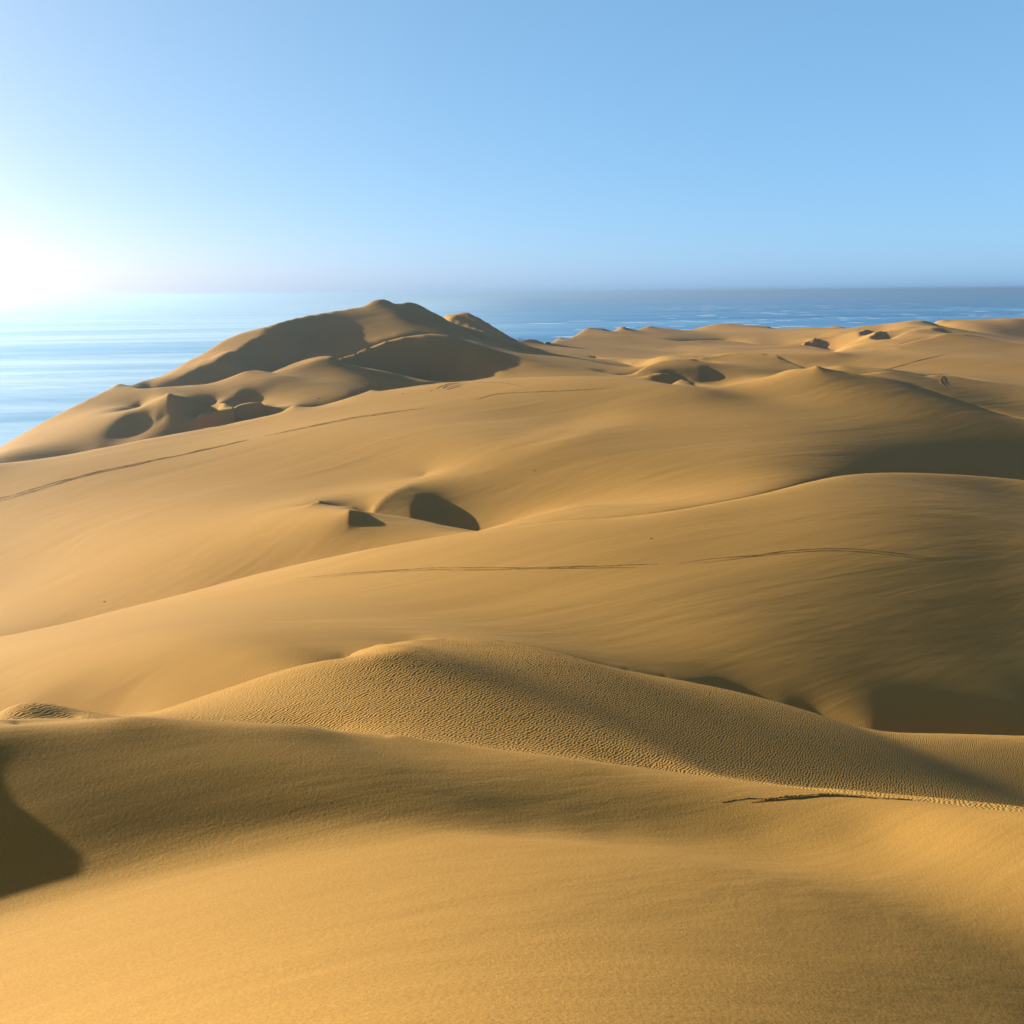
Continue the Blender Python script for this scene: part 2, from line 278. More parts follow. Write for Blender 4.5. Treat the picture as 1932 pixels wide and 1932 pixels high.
# how the slopes meet the light: (x, y, grey) read along each slope
TONES = FS(
    (160, 880, 178), (150, 960, 190), (150, 1050, 200), (230, 920, 182), (300, 880, 178), (300, 960, 186), (300, 1010, 190), (450, 830, 174), (450, 900, 176),
    (450, 960, 180), (600, 790, 170), (600, 850, 170), (600, 920, 172), (700, 760, 166), (700, 820, 164), (700, 880, 166), (800, 740, 160), (800, 800, 156),
    (800, 850, 158), (900, 740, 152), (900, 790, 152), (900, 840, 156), (1000, 740, 148), (1000, 790, 145), (1000, 830, 150), (1100, 740, 142), (1100, 770, 142), (1200, 740, 140), (1200, 770, 145),
    (200, 1056, 206), (268, 1038, 206), (400, 1000, 200), (525, 960, 194), (750, 905, 180), (870, 868, 172),
    (200, 1100, 198), (300, 1060, 194), (400, 1040, 186), (500, 1010, 180), (450, 1060, 174), (600, 1000, 168), (650, 1000, 162), (700, 1000, 156), (780, 1000, 150),
    (850, 1003, 146), (620, 1030, 164), (300, 1110, 188),
    (160, 1190, 196), (300, 1150, 192), (450, 1110, 180), (600, 1075, 172), (750, 1045, 166), (900, 1018, 160), (1000, 1010, 156), (1100, 1000, 150), (1200, 1000, 143),
    (1300, 985, 132), (1350, 970, 126), (1400, 990, 140), (1500, 960, 140), (1600, 930, 128), (1700, 910, 112), (1780, 912, 100), (1780, 1000, 85), (1700, 1000, 105),
    (1600, 1010, 120), (1500, 1040, 130), (1400, 1050, 140), (1300, 1060, 136), (1200, 1080, 140), (1100, 1070, 148), (1000, 1070, 152), (800, 1100, 160), (600, 1130, 168),
    (400, 1180, 178), (200, 1250, 188), (160, 1300, 178), (300, 1290, 166), (400, 1250, 164), (500, 1220, 161), (600, 1180, 158), (700, 1150, 156), (850, 1160, 151),
    (1000, 1150, 146), (1150, 1150, 138), (1300, 1150, 126), (1100, 1200, 142), (1200, 1230, 147), (1300, 1240, 142), (1350, 1200, 130), (1400, 1150, 115), (1500, 1150, 100),
    (1500, 1250, 98), (1600, 1200, 80), (1700, 1200, 68), (1780, 1200, 58), (1600, 1300, 65), (1700, 1330, 50), (1780, 1330, 45), (1450, 1300, 104), (1780, 1100, 74), (1650, 1100, 90),
    (280, 1352, 195), (400, 1325, 180), (500, 1300, 160), (600, 1275, 140), (550, 1330, 135), (450, 1350, 155), (700, 1240, 118), (700, 1300, 110), (650, 1350, 112),
    (800, 1240, 100), (800, 1320, 92), (800, 1375, 84), (900, 1230, 88), (900, 1320, 70), (1000, 1250, 75), (1000, 1350, 58), (1100, 1280, 68), (1100, 1380, 52),
    (1200, 1320, 57), (1300, 1350, 52), (1400, 1400, 48), (1500, 1420, 45), (1600, 1440, 42), (1700, 1450, 40), (1780, 1450, 38), (900, 1390, 72),
    (160, 1400, 98), (160, 1480, 94), (300, 1400, 97), (300, 1480, 90), (450, 1410, 98), (450, 1490, 86), (600, 1420, 96), (600, 1490, 76), (750, 1430, 100), (750, 1490, 76),
    (900, 1450, 106), (900, 1500, 78), (1050, 1470, 110), (1050, 1500, 84), (1200, 1490, 98), (1350, 1490, 90), (1500, 1545, 86),
    (1500, 712, 140), (1300, 765, 150), (1200, 800, 152), (1300, 800, 148), (1400, 770, 143), (1500, 760, 136), (1600, 740, 126), (1700, 760, 108), (1780, 780, 90),
    (1780, 830, 80), (1700, 820, 98), (1600, 810, 116), (1500, 830, 136), (1400, 840, 145), (1300, 850, 141), (1200, 850, 140), (1100, 870, 135), (1000, 890, 126), (900, 910, 112),
    (850, 905, 106), (1000, 940, 114), (950, 960, 97), (1100, 940, 135), (1200, 920, 143), (1100, 965, 140), (1250, 890, 130), (1300, 930, 145), (1400, 890, 142), (1500, 880, 108),
    (1600, 870, 84), (1700, 850, 78), (1780, 870, 68), (1200, 955, 145),
    (1050, 655, 136), (1100, 688, 130), (1010, 690, 128),
) + FA((100, 440, 185), (300, 360, 188), (450, 320, 172), (600, 330, 170), (250, 450, 178), (100, 520, 182), (500, 400, 172), (60, 560, 192), (250, 520, 170), (400, 480, 160), (600, 440, 150),
       (100, 640, 170), (200, 620, 155), (300, 570, 135), (100, 740, 168), (800, 340, 172), (1050, 310, 172), (1250, 290, 172), (1450, 230, 172), (1700, 160, 168), (1800, 180, 150),
       (1000, 360, 168), (1150, 330, 150), (1100, 380, 150), (1250, 420, 105), (1180, 440, 125), (1350, 350, 100), (1500, 260, 140), (1800, 250, 140), (1850, 350, 165), (1800, 440, 170),
       (1200, 500, 176), (900, 580, 180), (700, 650, 182), (600, 730, 184), (1060, 640, 120), (1000, 650, 140), (900, 690, 165), (700, 760, 176), (1100, 600, 118), (1750, 550, 172), (1850, 540, 174), (1700, 500, 120),
       (700, 280, 130), (800, 240, 132), (900, 180, 134), (1000, 140, 132)) \
  + FB((0, 400, 136), (200, 320, 130), (400, 270, 128), (600, 240, 126), (800, 210, 128), (950, 180, 130), (1080, 125, 130), (300, 310, 105), (600, 290, 92), (900, 260, 112), (750, 300, 95), (1000, 210, 100),
       (1150, 220, 130), (1100, 300, 120), (900, 350, 140), (700, 420, 160), (600, 520, 176), (400, 620, 182), (300, 690, 178), (800, 520, 180), (700, 580, 184), (1000, 430, 170), (1200, 400, 160), (1300, 380, 140),
       (1000, 560, 172), (1250, 320, 118), (1300, 260, 105), (1330, 200, 110), (1420, 380, 105), (1450, 300, 118), (1550, 380, 90), (1500, 270, 95), (1600, 330, 118), (1650, 420, 82), (1400, 180, 108), (1600, 280, 105), (1800, 400, 92),
       (1900, 470, 90), (1000, 590, 150), (1200, 520, 140), (1450, 460, 132), (1600, 445, 128), (1750, 470, 118), (1900, 600, 115), (1870, 700, 128), (1750, 760, 150), (1640, 830, 158),
       (620, 660, 145), (400, 740, 132), (500, 690, 140), (200, 790, 145), (50, 840, 120), (20, 930, 88), (150, 930, 130), (300, 900, 155), (500, 850, 160), (700, 800, 162), (300, 820, 135), (700, 740, 150), (900, 780, 156), (1000, 820, 158), (800, 900, 155), (1200, 850, 156), (1400, 880, 156), (1000, 900, 158)) \
  + FC((200, 170, 84), (300, 150, 90), (400, 120, 82), (500, 200, 76), (700, 300, 74), (900, 430, 70), (600, 320, 82), (1000, 470, 74), (1100, 520, 84), (1250, 550, 105), (450, 260, 88),
       (300, 250, 118), (500, 370, 118), (700, 440, 112), (900, 520, 112), (1100, 590, 116), (700, 520, 80), (850, 620, 76), (800, 560, 100), (950, 570, 125), (1050, 640, 140), (1250, 640, 118), (450, 400, 82),
       (600, 480, 88), (950, 700, 100), (1400, 650, 122), (1500, 720, 128), (1700, 680, 120), (1300, 700, 122), (1800, 640, 130), (1400, 600, 138), (1700, 600, 132), (1600, 800, 128), (500, 640, 135), (700, 680, 145), (600, 740, 150), (1000, 800, 152),
       (1500, 520, 128), (1300, 500, 126), (1800, 520, 132), (1300, 430, 100), (1540, 410, 112), (1750, 350, 132), (1700, 440, 135)) \
  + FD((150, 190, 130), (350, 200, 128), (700, 200, 132), (1000, 210, 132), (1400, 150, 126), (1700, 170, 140), (1850, 210, 152), (1130, 275, 104), (900, 320, 122), (700, 260, 134), (1100, 320, 124), (1400, 320, 138), (1700, 340, 140),
       (1850, 270, 118), (500, 300, 128), (300, 360, 122), (700, 380, 130), (1000, 400, 134), (200, 420, 132), (600, 480, 136), (100, 500, 112), (250, 540, 116), (1400, 400, 140), (150, 620, 124), (400, 660, 132),
       (650, 590, 142), (850, 540, 130), (1000, 550, 112), (1100, 600, 84), (1050, 640, 88), (800, 610, 120), (1400, 580, 118), (1600, 520, 126), (1800, 500, 128), (1500, 640, 124), (1700, 650, 122), (1700, 430, 105), (1400, 450, 100), (1250, 490, 88),
       (800, 680, 105), (900, 700, 92), (700, 680, 125), (1150, 710, 88), (1250, 730, 85), (1050, 730, 150), (980, 722, 165), (500, 730, 134), (800, 800, 134), (1200, 800, 140), (300, 720, 140)) \
  + FE((100, 220, 150), (250, 260, 148), (700, 240, 132), (900, 300, 134), (700, 320, 136), (1100, 330, 134), (800, 180, 118), (1300, 150, 132), (1500, 120, 132), (1700, 100, 128), (1850, 160, 150), (1870, 95, 72), (1500, 250, 132), (1700, 190, 122), (1800, 190, 118),
       (1350, 260, 150), (300, 380, 140), (500, 430, 134), (800, 420, 124), (1000, 480, 144), (1300, 420, 142), (1600, 330, 138), (1800, 300, 134), (1700, 520, 144), (1500, 580, 146), (1000, 580, 146), (1850, 560, 140), (1300, 640, 108), (1550, 660, 96), (1700, 680, 92), (1850, 690, 98), (1800, 780, 88), (1500, 720, 110), (300, 500, 138),
       (100, 600, 110), (250, 560, 104), (200, 700, 136), (600, 640, 122), (900, 680, 118), (1100, 720, 112), (300, 640, 118)) \
  + FF((230, 275, 196), (400, 300, 172), (300, 400, 152), (500, 375, 140), (800, 400, 146), (1000, 420, 150), (1200, 450, 150), (100, 350, 176), (450, 220, 112), (600, 230, 150), (650, 260, 172), (750, 200, 170), (700, 150, 172), (400, 180, 178),
       (800, 250, 108), (900, 180, 112), (1000, 130, 108), (1200, 60, 100), (850, 310, 100), (950, 300, 92), (1500, 200, 88), (1700, 350, 80), (1600, 100, 92), (1500, 350, 62), (1700, 200, 90), (780, 350, 120))

FH = frame(1210, 680, 0.5642)
def line(F, grey, *p): return F(*p) + [grey]
TONE_LINES = [
    line(FH, 172, (0, 742), (150, 708), (300, 658), (420, 610)), line(FH, 140, (0, 765), (150, 735), (300, 690), (450, 640)), line(FH, 136, (20, 722), (150, 688), (280, 645)),
    line(FH, 168, (0, 712), (200, 648), (350, 588), (470, 543), (600, 500)), line(FH, 142, (0, 690), (200, 625), (350, 570), (500, 520)), line(FH, 146, (20, 732), (200, 672), (330, 625)),
    line(FH, 138, (0, 590), (200, 548), (400, 498)), line(FH, 152, (0, 612), (200, 570), (400, 520)),
    line(FB, 126, (1240, 150), (1400, 240), (1550, 340), (1700, 425)), line(FB, 88, (1270, 210), (1400, 290), (1530, 390)), line(FB, 92, (1320, 160), (1500, 260), (1700, 390), (1850, 470)),
    line(FB, 124, (1440, 170), (1600, 275), (1750, 370), (1900, 480)), line(FB, 98, (1500, 180), (1640, 265), (1800, 360)),
    line(FC, 122, (0, 120), (150, 210), (300, 300), (450, 400), (600, 480)), line(FC, 88, (0, 170), (150, 260), (300, 350), (450, 440), (600, 530), (760, 610), (900, 690)),
    line(FC, 122, (250, 230), (400, 310), (520, 375), (620, 420)), line(FC, 84, (620, 440), (750, 510), (880, 600)), line(FC, 128, (700, 600), (820, 660), (940, 715)),
    line(FC, 132, (860, 555), (980, 600), (1090, 640)), line(FC, 135, (400, 520), (550, 590), (700, 660), (860, 720)),
    line(FA, 192, (690, 300), (740, 255), (800, 215)), line(FA, 190, (960, 605), (900, 650), (840, 690)), line(FA, 178, (950, 375), (1080, 325), (1200, 285), (1320, 268), (1500, 235), (1800, 205), (1920, 180)),
    line(FA, 150, (1000, 390), (1150, 345), (1350, 310), (1550, 275), (1800, 260)), line(FA, 188, (20, 600), (200, 545), (350, 490), (500, 470), (700, 432)), line(FA, 140, (300, 560), (450, 505), (600, 480), (750, 455)),
    line(FF, 186, (690, 312), (750, 245), (820, 175), (890, 130), (1000, 72), (1150, 5)), line(FF, 108, (770, 290), (840, 200), (930, 145), (1050, 90)),
    line(FF, 190, (0, 320), (80, 280), (200, 240)), line(FF, 186, (0, 245), (200, 190), (400, 130), (600, 70), (800, 10)),
    line(FG, 178, (20, 328), (120, 290), (300, 250), (480, 225), (640, 190)), line(FG, 122, (60, 340), (300, 275), (480, 245), (640, 215), (800, 190)), line(FG, 104, (860, 115), (1100, 115), (1400, 130), (1700, 170), (1900, 205)), line(FG, 118, (900, 170), (1200, 168), (1500, 205), (1800, 250)),
    line(FD, 152, (540, 610), (640, 560), (760, 510)), line(FD, 150, (230, 670), (330, 635), (440, 622)), line(FD, 106, (1100, 478), (1250, 462), (1400, 440), (1560, 425)), line(FD, 130, (1300, 510), (1450, 470), (1650, 450)),
    line(FD, 172, (1020, 335), (1060, 340)), line(FD, 108, (1000, 270), (1100, 262), (1230, 285)), line(FD, 150, (1820, 250), (1760, 290)), line(FD, 105, (1790, 290), (1850, 260), (1900, 230)),
    line(FD, 138, (620, 270), (740, 225), (860, 222)), line(FD, 118, (780, 190), (900, 195), (960, 205)), line(FD, 116, (340, 180), (430, 220), (490, 255)), line(FD, 140, (220, 215), (300, 185), (360, 150)),
    line(FE, 150, (400, 300), (470, 235), (560, 205), (640, 195)), line(FE, 156, (1060, 240), (1110, 205), (1160, 185)), line(FE, 148, (650, 370), (800, 385), (950, 370)), line(FE, 118, (830, 410), (1000, 405), (1100, 380)),
    line(FE, 150, (950, 440), (1150, 380), (1350, 335), (1600, 270)), line(FE, 150, (1230, 300), (1340, 315), (1420, 290)), line(FE, 115, (1560, 285), (1720, 235), (1850, 200)),
    line(FE, 152, (120, 430), (350, 395), (600, 400)), line(FE, 118, (250, 480), (450, 470), (600, 455)), line(FE, 108, (680, 150), (780, 145), (860, 165)),
]

# slip faces that turn their back to the sun
SHADES = [
    FS((326, 727.5), (343.6, 712), (372.6, 691.8), (430.7, 660), (488.8, 637), (547, 620), (585, 615), (607, 623), (593, 645), (561, 671.5), (518, 698.5), (489, 696.5), (460, 700.5), (431, 710.5), (402, 718), (361, 724)),
    [-.31] + FC((175, 155), (330, 112), (400, 98), (450, 108), (600, 182), (800, 302), (1000, 422), (1150, 520), (1200, 556), (1050, 520), (900, 463), (780, 422), (700, 400), (610, 390), (500, 338), (430, 298), (300, 222)),
    FB((930, 700), (1060, 650), (1200, 590), (1400, 530), (1600, 500), (1780, 510), (1830, 560), (1825, 640), (1740, 705), (1620, 775), (1510, 843), (1320, 805), (1150, 765), (1000, 735)),
    FB((650, 640), (740, 665), (850, 700), (1000, 735), (860, 712), (700, 675)),
    FA((880, 385), (1000, 395), (1080, 425), (1110, 465), (1000, 498), (850, 543), (700, 600), (580, 670), (500, 735), (300, 780), (260, 775), (350, 680), (450, 580), (600, 510), (800, 450)),
    FA((1310, 478), (1340, 430), (1420, 370), (1550, 335), (1700, 340), (1705, 452), (1600, 458), (1490, 482)),
    FA((1160, 685), (1180, 650), (1300, 610), (1400, 545), (1520, 512), (1640, 515), (1625, 570), (1608, 605), (1400, 650)),
    FA((180, 855), (200, 835), (320, 830), (330, 850), (190, 880)),
    [-.22] + FF((712, 318), (735, 285), (765, 250), (800, 215), (850, 175), (910, 140), (990, 105), (1060, 90), (1120, 110), (1080, 180), (1040, 260), (1010, 354), (950, 345), (850, 333)),
    [-.50] + FF((1010, 356), (1040, 265), (1085, 185), (1150, 165), (1220, 200), (1290, 280), (1340, 350), (1390, 436), (1250, 408), (1100, 376)),
    FE((405, 315), (470, 268), (550, 260), (595, 350), (500, 338)), FE((1090, 240), (1140, 200), (1220, 185), (1275, 205), (1205, 298)), FE((960, 185), (1060, 170), (1120, 182), (1040, 225)),
    FD((1230, 540), (1270, 570), (1290, 620), (1280, 662), (1200, 655)),
    FC((1310, 820), (1420, 872), (1370, 850)), FF((520, 295), (640, 320), (650, 348), (510, 350)),
]

def smooth_line(pts, step):
    """densify a polyline with a centripetal-like spline, keeping the extra columns"""
    P = np.array(pts, float)
    if len(P) < 3:
        n = max(2, int(np.hypot(*(P[-1, :2] - P[0, :2])) / step) + 1)
        return P[0] + (P[-1] - P[0]) * np.linspace(0, 1, n)[:, None]
    ext = np.vstack([2 * P[0] - P[1], P, 2 * P[-1] - P[-2]])
    out = []
    for i in range(1, len(ext) - 2):
        p0, p1, p2, p3 = ext[i - 1:i + 3]
        d01, d12, d23 = (max(1e-6, math.sqrt(np.hypot(*(b[:2] - a[:2])))) for a, b in ((p0, p1), (p1, p2), (p2, p3)))
        m1 = d12 * ((p1 - p0) / d01 - (p2 - p0) / (d01 + d12) + (p2 - p1) / d12)
        m2 = d12 * ((p2 - p1) / d12 - (p3 - p1) / (d12 + d23) + (p3 - p2) / d23)
        n = max(1, int(np.hypot(*(p2[:2] - p1[:2])) / step))
        t = np.linspace(0, 1, n, endpoint=False)[:, None]
        out.append((2 * t**3 - 3 * t**2 + 1) * p1 + (t**3 - 2 * t**2 + t) * m1 + (-2 * t**3 + 3 * t**2) * p2 + (t**3 - t**2) * m2)
    out.append(P[-1:])
    return np.vstack(out)

def bearing(x, y):
    """picture point -> bearing (right of straight ahead) and tangent of elevation"""
    cx, cy = (np.asarray(x, float) - 966) / FOCAL, (966 - np.asarray(y, float)) / FOCAL
    cr, sr = math.cos(ROLL), math.sin(ROLL)
    cx, cy = cx * cr - cy * sr, cx * sr + cy * cr
    cp, sp = math.cos(PITCH), math.sin(PITCH)
    fx, fy, fz = cx, cp + cy * sp, -sp + cy * cp
    return np.arctan2(fx, fy), fz / np.hypot(fx, fy)

def crest_line(c, step=4.0):
    """bearing, elevation and log distance along a crest (third figure: distance, or height when h is set), log of the ratio"""
    L = smooth_line(c['p'], step)
    th, e = bearing(L[:, 0], L[:, 1])
    return th, e, np.log(L[:, 2] / e if c.get('h') else L[:, 2]), np.log(L[:, 3] if L.shape[1] > 3 else np.full(len(L), c.get('ratio', 1.)))

def inside(px, py, poly):
    X, Y = np.array([p[0] for p in poly]), np.array([p[1] for p in poly])
    X2, Y2 = np.roll(X, -1), np.roll(Y, -1)
    c = np.zeros(px.shape, bool)
    for a, b, d, e in zip(X, Y, X2, Y2):
        if b != e:
            c ^= ((b > py) != (e > py)) & (px < (d - a) * (py - b) / (e - b) + a)
    return c

class Field:
    """z / distance on a (log distance, bearing) grid, rows closer together where the far dunes crowd"""
    T0, T1 = math.radians(-42), math.radians(42)
    def __init__(s, nu, nt, window=None):
        s.nu, s.nt, s.near, s.fade, s.outer = nu, nt, -9., np.ones((nu, nt)), None
        if window:
            r0, r1, x0, x1 = window                                     # distances, picture columns
            s.u = np.linspace(math.log(r0), math.log(r1), nu)
            s.T0, s.T1 = (float(bearing(x, 700.)[0]) for x in (x0, x1))
            s.t = np.linspace(s.T0, s.T1, nt); s.dt = s.t[1] - s.t[0]; s.du = np.gradient(s.u)
            return
        knots = np.log([2.2, 9, 60, 150, 300, 900, 2100]); dens = np.array([.6, 1., 1., 1.8, 3., 3., .8])
        fine = np.linspace(knots[0], knots[-1], 4000); d = np.interp(fine, knots, dens)
        c = np.r_[0, np.cumsum(.5 * (d[1:] + d[:-1]))]
        s.u = np.interp(np.linspace(0, c[-1], nu), c, fine)
        s.t = np.linspace(s.T0, s.T1, nt); s.dt = s.t[1] - s.t[0]
        s.du = np.gradient(s.u)
    def row(s, u):
        return np.clip(np.interp(u, s.u, np.arange(s.nu)), 0, s.nu - 1.001)
    def col(s, th):
        return np.clip((th - s.T0) / s.dt, 0, s.nt - 1.001)
    def bil(s, i, j):
        i0 = np.clip(np.floor(i).astype(int), 0, s.nu - 2); j0 = np.clip(np.floor(j).astype(int), 0, s.nt - 2)
        a, b = i - i0, j - j0
        k = i0 * s.nt + j0
        return np.stack([k, k + 1, k + s.nt, k + s.nt + 1], 1), np.stack([(1 - a) * (1 - b), (1 - a) * b, a * (1 - b), a * b], 1)
    def holds(s, th, u):
        return (th >= s.T0) & (th <= s.T1) & (u >= s.u[0]) & (u <= s.u[-1])
    def value_rows(s, th, u):
        return s.bil(s.row(u), s.col(th))
    def du_rows(s, th, u):
        i, j = s.row(u), s.col(th)
        i0 = np.clip(np.floor(i).astype(int), 0, s.nu - 2); j0 = np.clip(np.floor(j).astype(int), 0, s.nt - 2)
        b = j - j0; h = s.u[i0 + 1] - s.u[i0]; k = i0 * s.nt + j0
        return np.stack([k, k + 1, k + s.nt, k + s.nt + 1], 1), np.stack([-(1 - b), -b, 1 - b, b], 1) / h[:, None]
    def dt_rows(s, th, u):
        i, j = s.row(u), s.col(th)
        i0 = np.clip(np.floor(i).astype(int), 0, s.nu - 2); j0 = np.clip(np.floor(j).astype(int), 0, s.nt - 2)
        a = i - i0; k = i0 * s.nt + j0
        return np.stack([k, k + 1, k + s.nt, k + s.nt + 1], 1), np.stack([-(1 - a), 1 - a, -a, a], 1) / s.dt
    def sample(s, E, th, u):
        k, c = s.value_rows(th, u)
        return (E.ravel()[k] * c).sum(1)
    def hit(s, E, th, e):
        """first ground met along each sight line (log distance), nan when none"""
        j = s.col(th); j0 = j.astype(int); b = j - j0
        col = E[:, j0] * (1 - b) + E[:, j0 + 1] * b
        up = col >= e[None, :]
        i = up.argmax(0); ok = up.any(0) & (i > 0)
        i = np.maximum(i, 1); n = np.arange(len(th))
        a, c = col[i - 1, n], col[i, n]
        w = np.clip((e - a) / np.where(c - a == 0, 1, c - a), 0, 1)
        return np.where(ok, s.u[i - 1] + w * (s.u[i] - s.u[i - 1]), np.nan)

LAM = 1.5
def relax(f, rows, W):
    """least bending + least survey misfit, exactly: block elimination along the distance axis, two grid rows to a block"""
    nu, nt = f.nu, f.nt; n = nu * nt; flip = nt > nu * 1.3
    na, nl = (nu, nt) if flip else (nt, nu)                             # across, along
    m = 2 * na; nb = nl // 2
    I_, J_, V_ = [], [], []
    def put(ix, c, w):
        for a in range(len(ix)):
            for b in range(len(ix)):
                I_.append(ix[a].ravel()); J_.append(ix[b].ravel()); V_.append(np.broadcast_to(c[a] * c[b] * w, ix[a].shape).ravel())
    k = np.arange(n).reshape(nt, nu).T if flip else np.arange(n).reshape(nu, nt)
    place = k.ravel()
    h0, h1 = (f.u[1:-1] - f.u[:-2])[:, None], (f.u[2:] - f.u[1:-1])[:, None]
    one = np.ones((nu - 2, nt))
    put([k[2:], k[1:-1], k[:-2]], [one * 2 / (h1 * (h0 + h1)), -2 / (h0 * h1) * one, one * 2 / (h0 * (h0 + h1))], W[1:-1] * LAM * f.dt * .5 * (h0 + h1))
    put([k[:, 2:], k[:, 1:-1], k[:, :-2]], [1, -2, 1], W[:, 1:-1] * LAM * f.du[:, None] / f.dt**3)
    h = (f.u[1:] - f.u[:-1])[:, None]
    put([k[1:, 1:], k[1:, :-1], k[:-1, 1:], k[:-1, :-1]], [1, -1, -1, 1], W[1:, 1:] * 2 * LAM / (h * f.dt))
    rhs = np.zeros(n)
    for idx, cof, val, wt in rows:
        w2 = wt * wt; idx = place[idx]
        put([idx[:, c] for c in range(idx.shape[1])], [cof[:, c] for c in range(idx.shape[1])], w2)
        rhs += np.bincount(idx.ravel(), (cof * (w2 * val)[:, None]).ravel(), n)
    I, J, V = np.concatenate(I_), np.concatenate(J_), np.concatenate(V_)
    bi, bj = I // m, J // m
    keep = (bj == bi) | (bj == bi + 1)
    I, J, V, bi, bj = I[keep], J[keep], V[keep], bi[keep], bj[keep]
    o = np.argsort(bi, kind='stable'); I, J, V, bi, bj = I[o], J[o], V[o], bi[o], bj[o]
    cut = np.searchsorted(bi, np.arange(nb + 1))
    Di, Us = [], []
    carry = np.zeros((m, m))
    for b in range(nb):
        q = slice(cut[b], cut[b + 1])
        M = np.bincount((I[q] - b * m) * (2 * m) + (J[q] - b * m), V[q], 2 * m * m).reshape(m, 2 * m)
        D = M[:, :m] - carry; D[np.arange(m), np.arange(m)] += 1e-7
        D = np.linalg.inv(D); U = M[:, m:]
        Di.append(D); Us.append(U)
        # the coupling reaches two grid rows at most, so most of U is empty: work on its filled columns only
        c = np.nonzero(np.abs(U).any(0))[0]; r_ = np.nonzero(np.abs(U).any(1))[0]
        carry = np.zeros((m, m))
        if len(c): carry[np.ix_(c, c)] = U[np.ix_(r_, c)].T @ (D[np.ix_(r_, r_)] @ U[np.ix_(r_, c)])
    def solve(b_):
        R = b_.reshape(nb, m); Y = np.empty((nb, m)); cy = np.zeros(m)
        for b in range(nb):
            Y[b] = Di[b] @ (R[b] - cy); cy = Us[b].T @ Y[b]
        for b in range(nb - 2, -1, -1):
            Y[b] -= Di[b] @ (Us[b] @ Y[b + 1])
        return Y.reshape(nt, nu).T if flip else Y.reshape(nu, nt)
    return solve(rhs), solve

def refine(f, E, rows, W, iters, coarse=None):
    """the same minimum approached from a good start by conjugate gradients"""
    nu, nt = f.nu, f.nt; n = nu * nt
    h0, h1 = (f.u[1:-1] - f.u[:-2])[:, None], (f.u[2:] - f.u[1:-1])[:, None]
    c2, c1, c0 = 2 / (h1 * (h0 + h1)), -2 / (h0 * h1), 2 / (h0 * (h0 + h1))
    wu = W[1:-1] * LAM * f.dt * .5 * (h0 + h1)
    wv = W[:, 1:-1] * LAM * f.du[:, None] / f.dt**3
    h = (f.u[1:] - f.u[:-1])[:, None]
    wx = W[1:, 1:] * 2 * LAM / (h * f.dt)
    rhs = np.zeros(n); dg = np.zeros(n)
    for idx, cof, val, wt in rows:
        w2 = wt * wt
        rhs += np.bincount(idx.ravel(), (cof * (w2 * val)[:, None]).ravel(), n)
        dg += np.bincount(idx.ravel(), (cof * cof * w2[:, None]).ravel(), n)
    rhs = rhs.reshape(nu, nt); dg = dg.reshape(nu, nt)
    def A(x):
        y = np.zeros_like(x)
        d = wu * (c2 * x[2:] + c1 * x[1:-1] + c0 * x[:-2]); y[2:] += c2 * d; y[1:-1] += c1 * d; y[:-2] += c0 * d
        d = wv * (x[:, 2:] - 2 * x[:, 1:-1] + x[:, :-2]); y[:, 2:] += d; y[:, 1:-1] -= 2 * d; y[:, :-2] += d
        d = wx * (x[1:, 1:] - x[1:, :-1] - x[:-1, 1:] + x[:-1, :-1])
        y[1:, 1:] += d; y[1:, :-1] -= d; y[:-1, 1:] -= d; y[:-1, :-1] += d
        xr = x.ravel(); yy = np.zeros(n)
        for idx, cof, val, wt in rows:
            r = wt * wt * (cof * xr[idx]).sum(1)
            yy += np.bincount(idx.ravel(), (cof * r[:, None]).ravel(), n)
        return y + yy.reshape(nu, nt)
    du = np.median(f.du)
    ku = (2 - 2 * np.cos(np.pi * np.arange(nu) / (nu - 1))) / du**2
    kt = (2 - 2 * np.cos(np.pi * np.arange(nt) / (nt - 1))) / f.dt**2
    bend = LAM * du * f.dt
    sym = bend * (ku[:, None] + kt[None, :])**2 + BASE
    symf = np.vstack([sym, sym[-2:0:-1]])
    if coarse:
        g, csolve = coarse
        ia, ja = g.row(f.u), g.col(f.t); i0, j0 = ia.astype(int), ja.astype(int); ai, aj = (ia - i0)[:, None], (ja - j0)[:, None]
        def up(c):
            c = c[i0] * (1 - ai) + c[i0 + 1] * ai
            return (c.T[j0] * (1 - aj) + c.T[j0 + 1] * aj).T
        def gather(A_, i, a_, k):
            o = np.zeros((k, A_.shape[1])); np.add.at(o, i, A_ * (1 - a_)); np.add.at(o, i + 1, A_ * a_); return o
        def down(r):
            return gather(gather(r, i0, ai, g.nu).T, j0, aj, g.nt).T
    S = 1 / np.sqrt(1 + dg / (bend * 6 / min(du, f.dt)**4 * DSC))
    def P(r):
        r, r_ = r * S, r
        R = np.concatenate([r, r[-2:0:-1]], 0); R = np.concatenate([R, R[:, -2:0:-1]], 1)
        z = np.fft.irfft2(np.fft.rfft2(R) / symf, s=R.shape)[:nu, :nt] * S
        return z + up(csolve(down(r_))) if coarse else z
    x = E.copy(); r = rhs - A(x); z = P(r); p = z.copy(); rz = rz0 = (r * z).sum()
    for it in range(iters):
        Ap = A(p); a = rz / (p * Ap).sum()
        x += a * p; r -= a * Ap
        z = P(r); q = (r * z).sum()
        p = z + (q / rz) * p; rz = q
        if VERB and it % 20 == 19: print('   cg', it, '%.2e' % (rz / rz0), flush=True)
    return x
BASE, DSC, VERB, BOUND_W, HIDDEN = 4000., .03, False, 400., .1
FAR_W = .12

SUN_E, SUN_A = math.radians(SUN_ELEV), math.radians(SUN_AZ)
TONE_K, TONE_AMB, DARK_Q = 1.0, 0.055, -0.56
TONE_W, SHADE_W, CREST_W, BACK_W = 60., 250., 400., 200.

